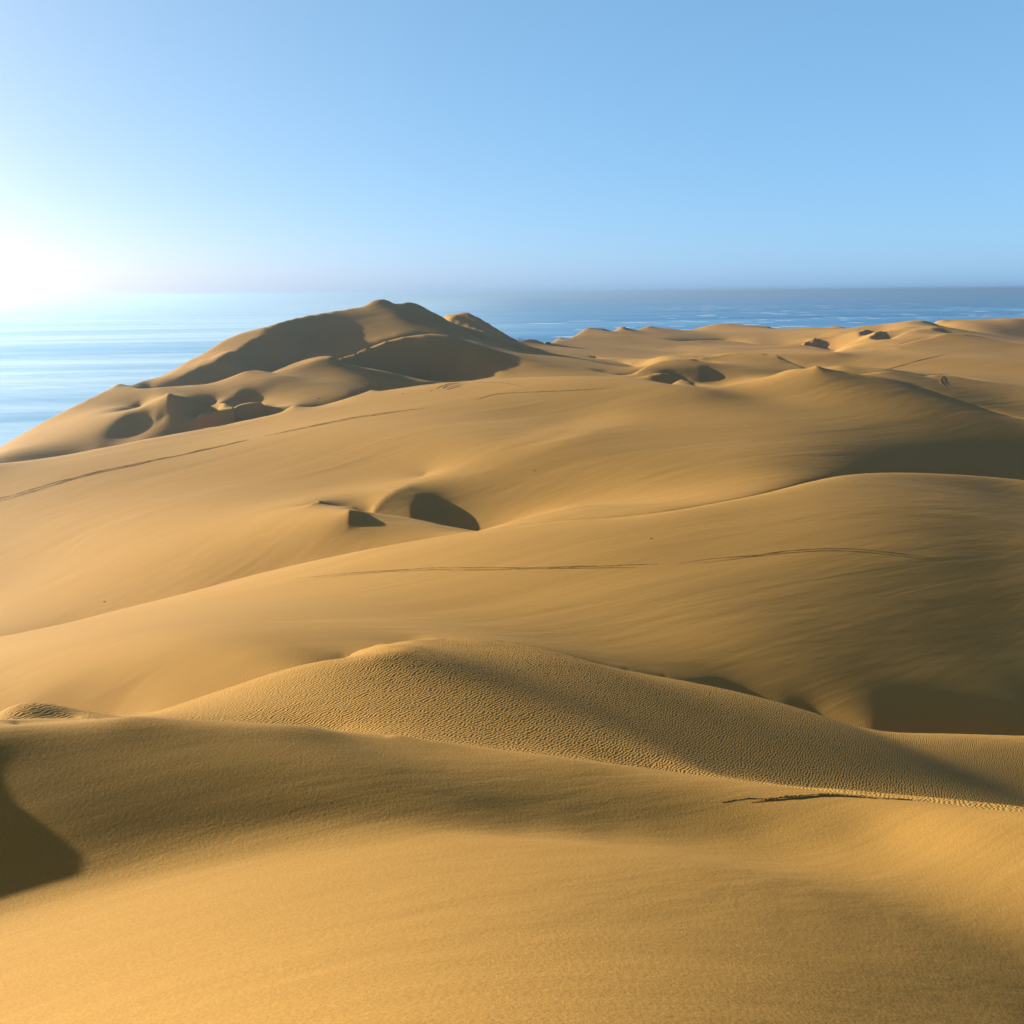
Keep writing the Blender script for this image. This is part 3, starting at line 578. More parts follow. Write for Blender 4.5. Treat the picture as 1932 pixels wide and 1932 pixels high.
def tone_of(g):
    """grey reading -> cosine to the sun, eased towards level ground (glare lifts the left of the view, the lens darkens its corner)"""
    t = ((g / 255.) ** 2.2 - TONE_AMB) / TONE_K - math.sin(SUN_E)
    return min(max(math.sin(SUN_E) + t * (EASE_UP if t > 0 else EASE_DOWN), 0.), .7)
EASE_UP, EASE_DOWN = .8, 1.1
PRIOR = 70.

def spread(K, v, X):
    """smooth interpolation of scattered readings"""
    n = len(K)
    D = np.sqrt(((K[:, None] - K[None]) ** 2).sum(2))
    M = np.zeros((n + 1, n + 1)); M[:n, :n] = D - np.eye(n) * .004; M[n, :n] = M[:n, n] = 1
    w = np.linalg.solve(M, np.r_[v, 0])
    out = np.empty(len(X))
    for a in range(0, len(X), 20000):
        Y = X[a:a + 20000]
        out[a:a + 20000] = np.sqrt((Y[:, :1] - K[:, 0]) ** 2 + (Y[:, 1:] - K[:, 1]) ** 2) @ w[:n] + w[n]
    return out

def picture(th, e):
    """inverse of bearing()"""
    fx, fy, fz = np.sin(th), np.cos(th), e
    cp, sp = math.cos(PITCH), math.sin(PITCH)
    d, cy = fy * cp - fz * sp, fy * sp + fz * cp
    cx, cy = fx / d, cy / d
    cr, sr = math.cos(ROLL), math.sin(ROLL)
    cx, cy = cx * cr + cy * sr, -cx * sr + cy * cr
    return 966 + cx * FOCAL, 966 - cy * FOCAL


def survey(f, E, passno):
    """all survey rows for the current ground E"""
    rows = []
    W = np.interp(f.u, np.log([200, 380]), [1., FAR_W])[:, None].repeat(f.nt, 1)        # far dunes are drawn on a smaller scale
    def at(kind, th, u, v, w):
        k = f.holds(th, u)
        if k.any():
            add(*getattr(f, kind)(th[k], u[k]), np.broadcast_to(v, k.shape)[k], np.broadcast_to(w, k.shape)[k])
    def add(k, c, v, w):
        rows.append((k, c, np.broadcast_to(v, len(k)).astype(float), np.broadcast_to(w, len(k)).astype(float)))
    def crease(th, u, w):
        k = f.holds(th, u); th, u = th[k], u[k]
        i, j = f.row(u), f.col(th); i, j = np.rint(i).astype(int), np.rint(j).astype(int)
        np.minimum.at(W, (i, j), w)
        for a, b in ((1, 0), (-1, 0)):
            np.minimum.at(W, (np.clip(i + a, 0, f.nu - 1), j), w * 3)
    for c in CRESTS:
        th, e, u, g = crest_line(c)
        at('value_rows', th, u, e, CREST_W * np.interp(u, np.log([100, 350]), [1., 3.]))
        x0, x1 = c['sharp'] if isinstance(c.get('sharp'), tuple) else (-999, 9999) if c.get('sharp') else (0, -1)
        px, _ = picture(th, e); k = (px >= x0) & (px <= x1)
        crease(th[k], u[k], .05)
        if not k.all(): at('du_rows', th[~k], u[~k], 0., 12.)
        if c.get('back') == 'sea':
            for d, dr in ((.06, .012), (.14, .04)): at('value_rows', th, u + d, e - dr, 60.)
        else:
            # the hidden hollow behind a crest may bend freely
            o = np.argsort(th); uj = np.interp(f.t, th[o], u[o]); inr = (f.t > th.min()) & (f.t < th.max()); gj = np.interp(f.t, th[o], g[o])
            hid = inr[None, :] & (f.u[:, None] > uj[None, :] + .2 * gj) & (f.u[:, None] < uj[None, :] + 1.1 * gj)
            W[hid] *= HIDDEN ** .5
            at('value_rows', th, u + g, e, 350. if passno == 0 else BACK_W)
            at('value_rows', th, u + g * .5, e - np.minimum(.13 * g, .022), 200. if passno == 0 else BACK_W)
    for R_ in RIDGES:
        L = smooth_line(R_, 3.0); th, e = bearing(L[:, 0], L[:, 1]); u = np.log(L[:, 2])
        at('value_rows', th, u, e, CREST_W * .6); crease(th, u, .12)
    # behind the farthest crest of every bearing the ground runs down under the sea
    far = np.full(f.nt, -1.); fe = np.zeros(f.nt)
    for c in CRESTS:
        if c.get('back') == 'sea':
            th, e, u, _ = crest_line(c); o = np.argsort(th)
            j = (f.t >= th.min()) & (f.t <= th.max()); uj = np.interp(f.t, th[o], u[o]); ej = np.interp(f.t, th[o], e[o])
            g = j & (uj > far); far[g], fe[g] = uj[g], ej[g]
    g = np.nonzero(far > 0)[0]
    if not len(g): far[:], g = 99., np.arange(f.nt)
    far, fe = np.interp(np.arange(f.nt), g, far[g]), np.interp(np.arange(f.nt), g, fe[g])
    ui, tj = np.nonzero(f.u[:, None] > far[None, :] + .10)
    r = np.exp(f.u[ui]); drop = np.minimum(fe[tj] - .012 - .5 * np.minimum(f.u[ui] - far[tj] - .1, .5) * .15, 0)
    add((ui * f.nt + tj)[:, None], np.ones((len(ui), 1)), np.maximum(np.minimum(drop, fe[tj] - .012), (SEA_Z - 14) / r), 120 * np.sqrt(f.du[ui] * f.dt) / .015)
    # the ground at the photographer's feet
    ui, tj = np.nonzero((f.u[:, None] < math.log(8.5)) & (f.t[None, :] > -9))
    add((ui * f.nt + tj)[:, None], np.ones((len(ui), 1)), np.interp(f.u[ui], [math.log(2.2), math.log(2.9), math.log(9.9)], [-1.16, -1.007, -.654]) - .06 * f.t[tj], 20 * np.sqrt(f.du[ui] * f.dt) / .015)
    if passno == 0:
        S = np.array(SPOTS); th, e = bearing(S[:, 0], S[:, 1])
        add(*f.value_rows(th, np.log(S[:, 2])), e, 200)
    if passno > 0:
        # nothing nearer than a crest (or just behind it) may stand above its line
        B = np.full((f.nu, f.nt), 9.); hidden = np.zeros(B.shape, bool)
        for c in CRESTS:
            th, e, u, g = crest_line(c)
            o = np.argsort(th); j = np.nonzero((f.t > th.min()) & (f.t < th.max()))[0]
            if not len(j): continue
            ej, uj = np.interp(f.t[j], th[o], e[o]), np.interp(f.t[j], th[o], u[o])
            g = np.interp(f.t[j], th[o], g[o])[None, :]
            lim = np.where(f.u[:, None] < uj[None, :] - .012, ej - np.minimum(.0012, .03 * (uj - f.u[:, None])), np.where(f.u[:, None] < uj[None, :] + 1.0 * g, ej - .0005, 9.))
            if c.get('name') == 'brow': hidden[:, j] |= (f.u[:, None] > uj[None, :] + .1 * g) & (f.u[:, None] < uj[None, :] + .97 * g)
            if c.get('back') == 'sea': lim = np.where(f.u[:, None] > uj[None, :] + .012, ej - .004, lim)
            B[:, j] = np.minimum(B[:, j], lim)
        bi, bj = np.nonzero(E > B - np.where(hidden, .012, .0003))
        add((bi * f.nt + bj)[:, None], np.ones((len(bi), 1)), np.where(hidden[bi, bj], np.minimum(E[bi, bj], B[bi, bj] - .003), B[bi, bj] - .0006), BOUND_W * np.sqrt(f.du[bi] * f.dt) / .015)
        for c in CREASES:
            L = smooth_line(c, 2.0); th, e = bearing(L[:, 0], L[:, 1]); u = f.hit(E, th, e); m = ~np.isnan(u) & (th > f.T0) & (th < f.T1)
            crease(th[m], u[m], .05)
        T = np.array([(x, y, tone_of(g)) for x, y, g in TONES])
        for *p, g in TONE_LINES:
            L = smooth_line(p, 9.0); T = np.vstack([T, np.c_[L, np.full(len(L), tone_of(g))]])
        th, e = bearing(T[:, 0], T[:, 1]); u = f.hit(E, th, e); m = ~np.isnan(u) & (th > f.T0) & (th < f.T1)
        K = np.c_[th[m], u[m]]; tone = T[m, 2]
        if f.outer is not None:
            out = ~f.holds(f.outer[0][:, 0], f.outer[0][:, 1]); K = np.vstack([K, f.outer[0][out]]); tone = np.r_[tone, f.outer[1][out]]
        f.readings = K, tone
        # ground in sight of the camera: above everything nearer
        top = np.maximum(np.maximum.accumulate(E, 0), f.near)
        vis = E >= top - 1e-9
        c4 = vis[:-1, :-1] & vis[1:, :-1] & vis[:-1, 1:] & vis[1:, 1:]
        ii, jj = np.nonzero(c4)
        uu, tt = .5 * (f.u[ii] + f.u[ii + 1]), .5 * (f.t[jj] + f.t[jj + 1])
        a00, a01, a10, a11 = E[ii, jj], E[ii, jj + 1], E[ii + 1, jj], E[ii + 1, jj + 1]
        e0 = .25 * (a00 + a01 + a10 + a11)
        tn = spread(K, tone, np.c_[tt, uu])
        px, py = picture(tt, e0)
        off = (py > 1560) | (px < -60) | (px > 1990); leeward = np.full(len(ii), np.nan)
        for P_ in SHADES:
            q_, P_ = (P_[0], P_[1:]) if isinstance(P_[0], float) else (DARK_Q, P_)
            leeward[inside(px, py, P_)] = q_
        dark = ~np.isnan(leeward)
        np.multiply.at(W, (ii[dark], jj[dark]), .35)
        hu = f.u[ii + 1] - f.u[ii]
        gr = e0 + .5 * (a10 + a11 - a00 - a01) / hu; gt = .5 * (a01 + a11 - a00 - a10) / f.dt
        norm = np.sqrt(1 + np.clip(gr * gr + gt * gt, 0, .5))
        q = (np.clip(tn, .0, .72) * norm - math.sin(SUN_E)) / math.cos(SUN_E)
        q = np.where(dark, leeward, q)
        ca, sa = np.cos(SUN_A - tt), np.sin(SUN_A - tt)
        k = ii * f.nt + jj
        # slope along the light: -[(E_u + E) cos + E_t sin] = q
        pr, pt = .5 * ca / hu, .5 * sa / f.dt
        add(np.stack([k, k + 1, k + f.nt, k + f.nt + 1], 1), np.stack([-.25 * ca + pr + pt, -.25 * ca + pr - pt, -.25 * ca - pr + pt, -.25 * ca - pr - pt], 1), q,
            f.fade[ii, jj] * np.where(dark, SHADE_W, np.where(off, 0., 1.) * TONE_W * np.interp(uu, np.log([150, 350]), [1., 1.7])) * np.sqrt(f.du[ii] * f.dt))
    return rows, W

def resize(E, f, g):
    """cubic resampling of grid f onto grid g"""
    a, b = f.row(g.u), f.col(g.t)
    def cub(A, t):
        i = np.clip(np.floor(t).astype(int), 0, A.shape[0] - 2); s = (t - i)[:, None]
        p = lambda k: A[np.clip(i + k, 0, A.shape[0] - 1)]
        p0, p1, p2, p3 = p(-1), p(0), p(1), p(2)
        return p1 + .5 * s * (p2 - p0 + s * (2 * p0 - 5 * p1 + 4 * p2 - p3 + s * (3 * (p1 - p2) + p3 - p0)))
    return cub(cub(E, a).T, b).T

WINDOWS = [(9., 130., -240, 2160, 120, 190, 800.), (118., 345., -160, 2090, 118, 400, 100.), (325., 1010., -100, 2030, 150, 430, 100.)]

def solve_ground():
    f = c = Field(100, 91)
    E = E0 = relax(f, *survey(f, None, 0))[0]
    def prior(g, rows):
        k = g.nu * g.nt
        rows.append((np.arange(k)[:, None], np.ones((k, 1)), resize(E0, c, g).ravel(), (np.interp(g.u, np.log([40, 90]), [.5, 1.]) * PRIOR * np.sqrt(g.du * g.dt)).repeat(g.nt)))
        return rows
    for size, passes in (((100, 91), 5), ((180, 161), 2)):
        g = Field(*size); E = resize(E, f, g); f = g
        for n in range(passes):
            rows, W = survey(f, E, 1)
            E, inverse = relax(f, prior(f, rows), W)
    # closer survey in three belts, held to the rest round their rims
    parts = []
    for *win, nu, nt, hold in WINDOWS:
        g = Field(nu, nt, win); g.outer = f.readings
        near = np.maximum.accumulate(E, 0)[min(int(f.row(g.u[0])), f.nu - 1)]
        g.near = np.interp(g.t, f.t, near)[None, :]
        B = P = assemble(f, E, parts, g)
        i, j = np.meshgrid(np.arange(nu), np.arange(nt), indexing='ij')
        rim = np.minimum(np.minimum(i, nu - 1 - i), np.minimum(j, nt - 1 - j))
        g.fade = np.clip(rim / 30., .02, 1) ** 1.5
        k = np.arange(nu * nt)
        for n in range(2):
            rows, W = survey(g, P, 1)
            rows.append((k[:, None], np.ones((nu * nt, 1)), B.ravel(), (hold + 3000. * np.exp(-rim / 14.) + 40000. * np.exp(-rim / 1.5)).ravel() * np.sqrt(g.du[0] * g.dt)))
            P, _ = relax(g, rows, W * WINDOW_W)
        parts.append((g, P, np.clip((rim - 1) / 3., 0, 1)))
    return f, E, parts

def assemble(f, E, parts, g):
    """the whole ground on grid g, with the closer surveys laid in"""
    out = resize(E, f, g)
    for p, P, w in parts:
        i = np.nonzero((g.u >= p.u[0]) & (g.u <= p.u[-1]))[0]; j = np.nonzero((g.t >= p.t[0]) & (g.t <= p.t[-1]))[0]
        sub = type('', (), {})(); sub.u, sub.t = g.u[i], g.t[j]
        V, Wt = resize(P, p, sub), resize(w, p, sub)
        out[np.ix_(i, j)] = out[np.ix_(i, j)] * (1 - Wt) + V * Wt
    return out
WINDOW_W = .5
# ---- end of terrain maths

# ground plan positions of the small things (metres right of and ahead of the camera)
TRACKS = {
    'long_a': [(-175.05, 260.02), (-171.00, 260.16), (-166.75, 260.08), (-162.50, 259.92), (-158.50, 259.85), (-154.32, 260.05), (-150.25, 260.75), (-146.31, 261.77), (-142.16, 262.87), (-138.12, 264.08), (-134.16, 265.66), (-130.21, 267.38), (-126.24, 268.66), (-122.35, 269.99), (-118.69, 272.01), (-114.95, 273.87), (-110.92, 275.28)],
    'long_b': [(-174.27, 258.69), (-170.23, 258.81), (-165.98, 258.72), (-161.75, 258.54), (-157.44, 258.45), (-153.23, 258.65), (-149.18, 259.29), (-145.26, 260.27), (-141.21, 261.59), (-137.36, 263.15), (-133.36, 264.68), (-129.33, 266.16), (-125.39, 267.38), (-121.55, 268.85), (-117.87, 270.97), (-114.18, 272.84), (-110.34, 274.41), (-106.46, 276.08), (-102.73, 277.76), (-99.10, 279.46), (-95.34, 281.36), (-91.83, 283.39), (-88.22, 285.67)],
    'long_c': [(-106.80, 276.87), (-103.38, 278.95), (-99.53, 280.32), (-95.61, 281.82), (-92.23, 284.02), (-88.52, 286.31)],
    'long_d': [(-83.50, 288.53), (-79.89, 290.68), (-76.21, 292.66), (-72.33, 294.30), (-68.57, 295.76), (-64.82, 297.22), (-61.00, 298.79), (-57.32, 300.57), (-53.45, 301.76), (-49.26, 302.56), (-45.17, 303.32), (-41.07, 304.08), (-36.95, 305.09), (-32.87, 306.12), (-28.75, 306.83)],
    'long_e': [(-80.60, 289.14), (-76.59, 291.03), (-72.59, 292.56), (-68.44, 294.05), (-64.59, 295.48), (-60.67, 297.07), (-57.01, 298.87), (-53.17, 300.08), (-49.01, 300.90), (-44.95, 301.79), (-40.90, 302.73)],
    'mid_a': [(-13.01, 315.03), (-9.80, 318.15), (-6.36, 320.67), (-2.14, 321.43), (1.98, 321.12), (6.04, 320.73), (10.01, 320.27), (14.37, 319.72), (18.71, 319.43), (23.03, 319.34), (27.04, 319.35), (31.42, 319.46), (35.50, 319.67), (39.60, 319.93)],
    'low_a': [(-35.69, 129.94), (-33.78, 129.21), (-31.74, 128.55), (-29.75, 128.02), (-27.68, 127.63), (-25.57, 127.24), (-23.47, 126.72), (-21.51, 126.17), (-19.55, 125.65), (-17.53, 125.21), (-15.42, 124.95), (-13.43, 124.66), (-11.49, 124.16), (-9.47, 123.52), (-7.40, 122.85), (-5.41, 122.26), (-3.31, 121.74), (-1.30, 121.28), (0.74, 120.88), (2.78, 120.58), (4.83, 120.34), (6.96, 120.17), (9.07, 120.07), (11.18, 120.06), (13.22, 120.17), (15.31, 120.39), (17.41, 120.65), (19.55, 120.92), (21.60, 121.20)],
    'low_b': [(-30.83, 126.84), (-28.75, 126.51), (-26.71, 126.25), (-24.62, 125.94), (-22.59, 125.57), (-20.53, 125.16), (-18.48, 124.72), (-16.44, 124.27), (-14.39, 123.79), (-12.39, 123.28), (-10.43, 122.70), (-8.49, 121.98), (-6.56, 121.29), (-4.53, 120.85), (-2.51, 120.59), (-0.41, 120.39), (1.74, 120.17), (3.77, 119.92), (5.91, 119.65), (8.03, 119.43), (10.16, 119.26), (12.32, 119.21), (14.33, 119.24), (16.46, 119.36), (18.51, 119.55)],
    'low_c': [(24.04, 121.25), (25.84, 122.25), (27.65, 123.26), (29.62, 124.22), (31.60, 124.99), (33.55, 125.66), (35.53, 126.30), (37.54, 127.00), (39.46, 127.89), (41.25, 128.84), (43.23, 129.77), (45.18, 130.54), (47.13, 131.25), (49.08, 131.91), (51.03, 132.51), (53.13, 133.06), (55.21, 133.51), (57.27, 133.81), (59.43, 133.95), (61.47, 134.04), (63.51, 134.18), (65.59, 134.30), (67.63, 134.51), (69.60, 134.90), (71.62, 135.46)],
    'low_d': [(26.64, 121.50), (28.45, 122.36), (30.28, 123.23), (32.13, 124.06), (33.99, 124.89), (35.87, 125.76), (37.77, 126.65), (39.68, 127.50), (41.62, 128.29), (43.52, 129.03), (45.47, 129.76), (47.40, 130.44), (49.39, 131.11), (51.42, 131.70), (53.45, 132.14), (55.52, 132.47), (57.69, 132.70), (59.70, 132.85), (61.74, 133.00), (63.80, 133.17), (65.88, 133.34), (67.88, 133.63), (69.93, 134.11), (71.94, 134.67)],
    'far_a': [(176.92, 415.43), (181.08, 418.27), (184.43, 422.44), (186.53, 426.02), (202.72, 461.84), (205.83, 465.35), (209.45, 468.56), (212.79, 471.04), (216.75, 473.74), (220.79, 476.55), (224.09, 478.91), (227.61, 481.49), (231.39, 484.40), (234.54, 487.16), (238.30, 491.12), (241.37, 494.96), (245.21, 500.43), (247.60, 504.08), (250.24, 508.23), (252.92, 512.45), (255.48, 516.37), (257.84, 519.89), (262.00, 525.76), (265.47, 530.17), (268.42, 533.52)],
    'loop_a': [(-29.35, 338.89), (-28.68, 343.12), (-26.89, 347.62), (-24.93, 351.79), (-21.53, 353.96), (-17.03, 353.50)],
    'loop_b': [(-26.93, 338.17), (-26.25, 342.25), (-24.78, 346.36), (-22.20, 349.47), (-17.79, 349.68)],
    'loop_c': [(-25.64, 336.64), (-24.04, 340.35), (-21.52, 343.68), (-17.99, 345.92)],
    'loop_d': [(-16.39, 351.31), (-13.93, 347.66), (-10.63, 344.78), (-6.97, 342.85), (-3.84, 340.02), (-0.87, 336.45), (1.63, 333.18), (4.07, 329.88)],
    'loop_e': [(-25.06, 335.52), (-22.17, 338.79), (-19.40, 341.76)],
    'car_a': [(28.45, 612.16), (30.28, 617.37), (32.09, 621.49), (34.67, 624.85), (37.82, 627.57), (41.83, 629.79), (46.55, 630.30), (50.41, 629.15), (54.15, 626.38), (57.66, 623.23), (61.16, 620.49), (64.65, 617.70), (68.10, 614.39), (70.97, 611.53), (74.55, 608.70), (78.34, 607.13), (81.73, 604.34), (84.02, 599.60), (85.57, 595.40)],
    'edge_a': [(186.51, 368.15), (187.10, 373.38), (188.76, 377.84), (191.71, 383.77), (194.20, 387.36), (196.95, 390.80)],
    'edge_b': [(189.39, 372.39), (190.63, 377.50), (192.64, 382.67), (195.30, 387.27)],
    'brow_a': [(2.97, 10.85), (3.20, 10.97), (3.43, 11.07), (3.68, 11.12), (3.93, 11.19), (4.17, 11.30), (4.41, 11.41), (4.66, 11.50), (4.91, 11.56), (5.17, 11.59), (5.43, 11.57), (5.68, 11.52), (5.94, 11.58), (6.12, 11.77), (13.70, 26.26), (13.98, 26.22), (14.24, 26.22), (14.52, 26.18), (14.78, 26.12)],
    'brow_b': [(3.42, 10.95), (3.67, 11.04), (3.90, 11.13), (4.14, 11.22), (4.38, 11.32), (4.63, 11.42), (4.87, 11.47), (5.14, 11.47), (5.40, 11.44), (5.65, 11.42)],
}
PEOPLE = [(6.25, 608.48), (7.15, 608.47), (7.86, 608.46), (9.13, 613.48)]
CAR = [(25.42, 607.32)]
STONES = [(-84.71, 167.68), (22.74, 134.61), (-31.24, 336.58), (-42.44, 336.4), (-81.38, 361.94), (5.89, 223.88)]

# ----------------------------------------------------------------------------
# DUNES AND SEA
# ----------------------------------------------------------------------------
fine = Field(880, 841)
EF = assemble(*solve_ground(), fine)

def height(x, y):
    """ground height (world) at a plan position in front of the camera"""
    x, y = np.atleast_1d(np.asarray(x, float)), np.atleast_1d(np.asarray(y, float))
    r = np.hypot(x, y)
    return CAM_H + r * fine.sample(EF, np.arctan2(x, y), np.log(r))

DUNES = [('brow', 'bare sand brow in shade at the very front of the view'),
         ('rippled', 'rounded dune covered in fine wind ripples behind the front brow'),
         ('swell', 'long smooth sand swell crossing the view with faint tyre tracks'),
         ('slope', 'broad pale sand slope with the black hollow and a big rounded crest on the right'),
         (None, 'high crested dune with dark slip faces and the low dunes along the coast')]

def build_dunes():
    # the surveyed wedge in front, then on round behind the camera
    tb = np.linspace(fine.T1, fine.T0 + 2 * math.pi, 121)[1:-1]
    w = (tb - fine.T1) / (fine.T0 + 2 * math.pi - fine.T1); w = w * w * (3 - 2 * w)
    back = EF[:, -1:] * (1 - w) + EF[:, :1] * w
    t = np.r_[fine.t, tb]; EA = np.hstack([EF, back])
    r = np.exp(fine.u)
    inner = np.array([0.05, 0.5, 1.0, 1.6])
    z0 = EA[:1] * r[0]
    zi = z0.mean() + (z0 - z0.mean()) * (inner / r[0])[:, None] + (r[0] - inner)[:, None] * 0.42
    Z = np.vstack([zi, EA * r[:, None]]); R = np.r_[inner, r]
    nu, nt = Z.shape
    V = np.stack([R[:, None] * np.sin(t), R[:, None] * np.cos(t), Z + CAM_H], 2)
    # shared normals, so that the dunes meet without a seam
    dr = np.gradient(V, axis=0); dt = np.roll(V, -1, 1) - np.roll(V, 1, 1)
    N = np.cross(dt, dr); N /= np.linalg.norm(N, axis=2)[:, :, None]
    V, N = V.reshape(-1, 3), N.reshape(-1, 3)
    Rr = np.repeat(R, nt)
    ripple = .10 * np.clip((Rr - 60) / 30, 0, 1) + np.clip((Rr - 22) / 10, 0, 1) * np.clip((95 - Rr) / 30, 0, 1)
    i, j = np.meshgrid(np.arange(nu - 1), np.arange(nt), indexing='ij'); j2 = (j + 1) % nt
    F = np.stack([i * nt + j, i * nt + j2, (i + 1) * nt + j2, (i + 1) * nt + j], 2)
    # one dune ends in the hidden hollow behind its crest
    start = np.zeros(nt, int)
    for name, label in DUNES:
        if name:
            P = [crest_line(c) for c in CRESTS if c.get('name') == name]
            th, uv = np.concatenate([p[0] for p in P]), np.concatenate([p[2] + .5 * p[3] for p in P])
            o = np.argsort(th); edge = np.interp(np.where(t > math.pi, t - 2 * math.pi, t), th[o], uv[o])
            stop = np.maximum(np.searchsorted(R, np.exp(edge)), start + 1)
        else:
            stop = np.full(nt, nu - 1)
        pick = (i >= start[None, :]) & (i < stop[None, :])
        q = F[pick]; used, inv = np.unique(q, return_inverse=True)
        ob = mesh_object('sand_dune', V[used], inv.reshape(-1, 4), SAND)
        a = ob.data.attributes.new('ripple', 'FLOAT', 'POINT'); a.data.foreach_set('value', ripple[used].astype(np.float32))
        ob.data.normals_split_custom_set_from_vertices(N[used].tolist())
        ob['kind'] = 'structure'; ob['label'] = label
        start = stop
build_dunes()

def build_sea():
    R = np.r_[0, np.geomspace(200, 90000, 40)]; n = 96
    t = np.linspace(0, 2 * math.pi, n, endpoint=False)
    V = np.stack([R[:, None] * np.sin(t), R[:, None] * np.cos(t), np.zeros((len(R), n))], 2).reshape(-1, 3)
    i, j = np.meshgrid(np.arange(len(R) - 1), np.arange(n), indexing='ij'); j2 = (j + 1) % n
    F = np.stack([i * n + j, (i + 1) * n + j, (i + 1) * n + j2, i * n + j2], 2).reshape(-1, 4)[:, ::-1]
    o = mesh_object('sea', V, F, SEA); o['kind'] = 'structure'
    return o
sea = build_sea()

def build_haze():
    bm = bmesh.new(); bmesh.ops.create_cube(bm, size=1.0)
    R = 95000.0
    for v in bm.verts:
        v.co = Vector((v.co.x * 2 * R, v.co.y * 2 * R, -1.0 if v.co.z < 0 else CAM_H + 12))
    me = bpy.data.meshes.new('haze'); bm.to_mesh(me); bm.free()
    o = bpy.data.objects.new('haze', me); col.objects.link(o); o['kind'] = 'stuff'
    m = bpy.data.materials.new('haze'); m.use_nodes = True; n, l = m.node_tree.nodes, m.node_tree.links
    n.clear(); v = n.new('ShaderNodeVolumePrincipled'); out = n.new('ShaderNodeOutputMaterial')
    v.inputs['Color'].default_value = (0.42, 0.57, 0.73, 1); v.inputs['Density'].default_value = HAZE_DENSITY; v.inputs['Anisotropy'].default_value = HAZE_ANISO
    l.new(v.outputs[0], out.inputs['Volume']); me.materials.append(m)
    return o
HAZE_DENSITY, HAZE_ANISO = 1.5e-4, 0.72
haze = build_haze()

# ----------------------------------------------------------------------------
# SEA FOAM
# ----------------------------------------------------------------------------
def plain(name, color, rough=0.8, spec=0.3, metal=0.0, alpha_noise=None):
    m, n, l, b = material(name)
    tex = n.new('ShaderNodeTexCoord')
    v = noise(n, l, tex.outputs['Object'], 6.0, 3, 0.6)
    c = mix(n, l, 0.25, color, ramp(n, l, v, [(0.3, (0.35, 0.35, 0.35)), (0.7, (0.65, 0.65, 0.65))]), 'OVERLAY')
    l.new(c, b.inputs['Base Color'])
    b.inputs['Roughness'].default_value = rough; b.inputs['Specular IOR Level'].default_value = spec; b.inputs['Metallic'].default_value = metal
    return m

def build_foam():
    """low ragged crests of broken water, the larger patches off the saddle and thin lines farther out"""
    rng = random.Random(5)
    bm = bmesh.new()
    spots = [(160, 2010, 70, 9), (215, 2380, 46, 8), (120, 2900, 70, 9), (330, 2520, 34, 6), (60, 1700, 60, 5), (95, 1560, 36, 4), (270, 3100, 80, 9), (420, 2900, 60, 7)]
    for k in range(150):
        y = rng.uniform(1900, 6500); x = y * rng.uniform(0.16, 0.62)
        spots.append((x, y, rng.uniform(14, 50), rng.uniform(3, 8)))
    for x, y, ln, wd in spots:
        n = 12; a = rng.uniform(-0.08, 0.12); top = []; lo = []; hi = []
        for s in range(n + 1):
            p = s / n * 2 - 1; prof = (1 - p * p) ** 0.6
            cx, cy = x + p * ln * math.cos(a), y + p * ln * math.sin(a) + rng.uniform(-.12, .12) * wd
            ww = wd * prof * rng.uniform(.5, 1.0) + .05
            lo.append(bm.verts.new((cx, cy - ww, -.05))); hi.append(bm.verts.new((cx, cy + ww, -.05)))
            top.append(bm.verts.new((cx, cy, .25 + .5 * prof * rng.uniform(.6, 1))))
        for s in range(n):
            bm.faces.new((lo[s], lo[s + 1], top[s + 1], top[s])); bm.faces.new((top[s], top[s + 1], hi[s + 1], hi[s]))
    me = bpy.data.meshes.new('sea_foam'); bm.to_mesh(me); bm.free(); me.materials.append(FOAM)
    o = bpy.data.objects.new('sea_foam', me); col.objects.link(o); o['kind'] = 'stuff'
FOAM = plain('foam', (0.72, 0.76, 0.80), 0.7)
build_foam()

# ----------------------------------------------------------------------------
# TYRE TRACKS: shallow ruts with a low berm on either side and churned, darker, damp sand between
# ----------------------------------------------------------------------------
def rut_material(name, dark, light):
    m, n, l, b = material(name)
    geo = n.new('ShaderNodeNewGeometry').outputs['Position']
    v = noise(n, l, geo, 1.6, 4, 0.7)
    c = ramp(n, l, v, [(0.30, dark), (0.62, light)])
    l.new(c, b.inputs['Base Color']); b.inputs['Roughness'].default_value = 0.95; b.inputs['Specular IOR Level'].default_value = 0.05
    bump = n.new('ShaderNodeBump'); bump.inputs['Distance'].default_value = 0.06
    l.new(noise(n, l, geo, 5.0, 3, 0.7), bump.inputs['Height']); l.new(bump.outputs[0], b.inputs['Normal'])
    return m
CHURNED = rut_material('churned_sand', (0.075, 0.042, 0.014), (0.14, 0.078, 0.025))
PACKED = rut_material('packed_sand', (0.150, 0.078, 0.018), (0.205, 0.108, 0.026))

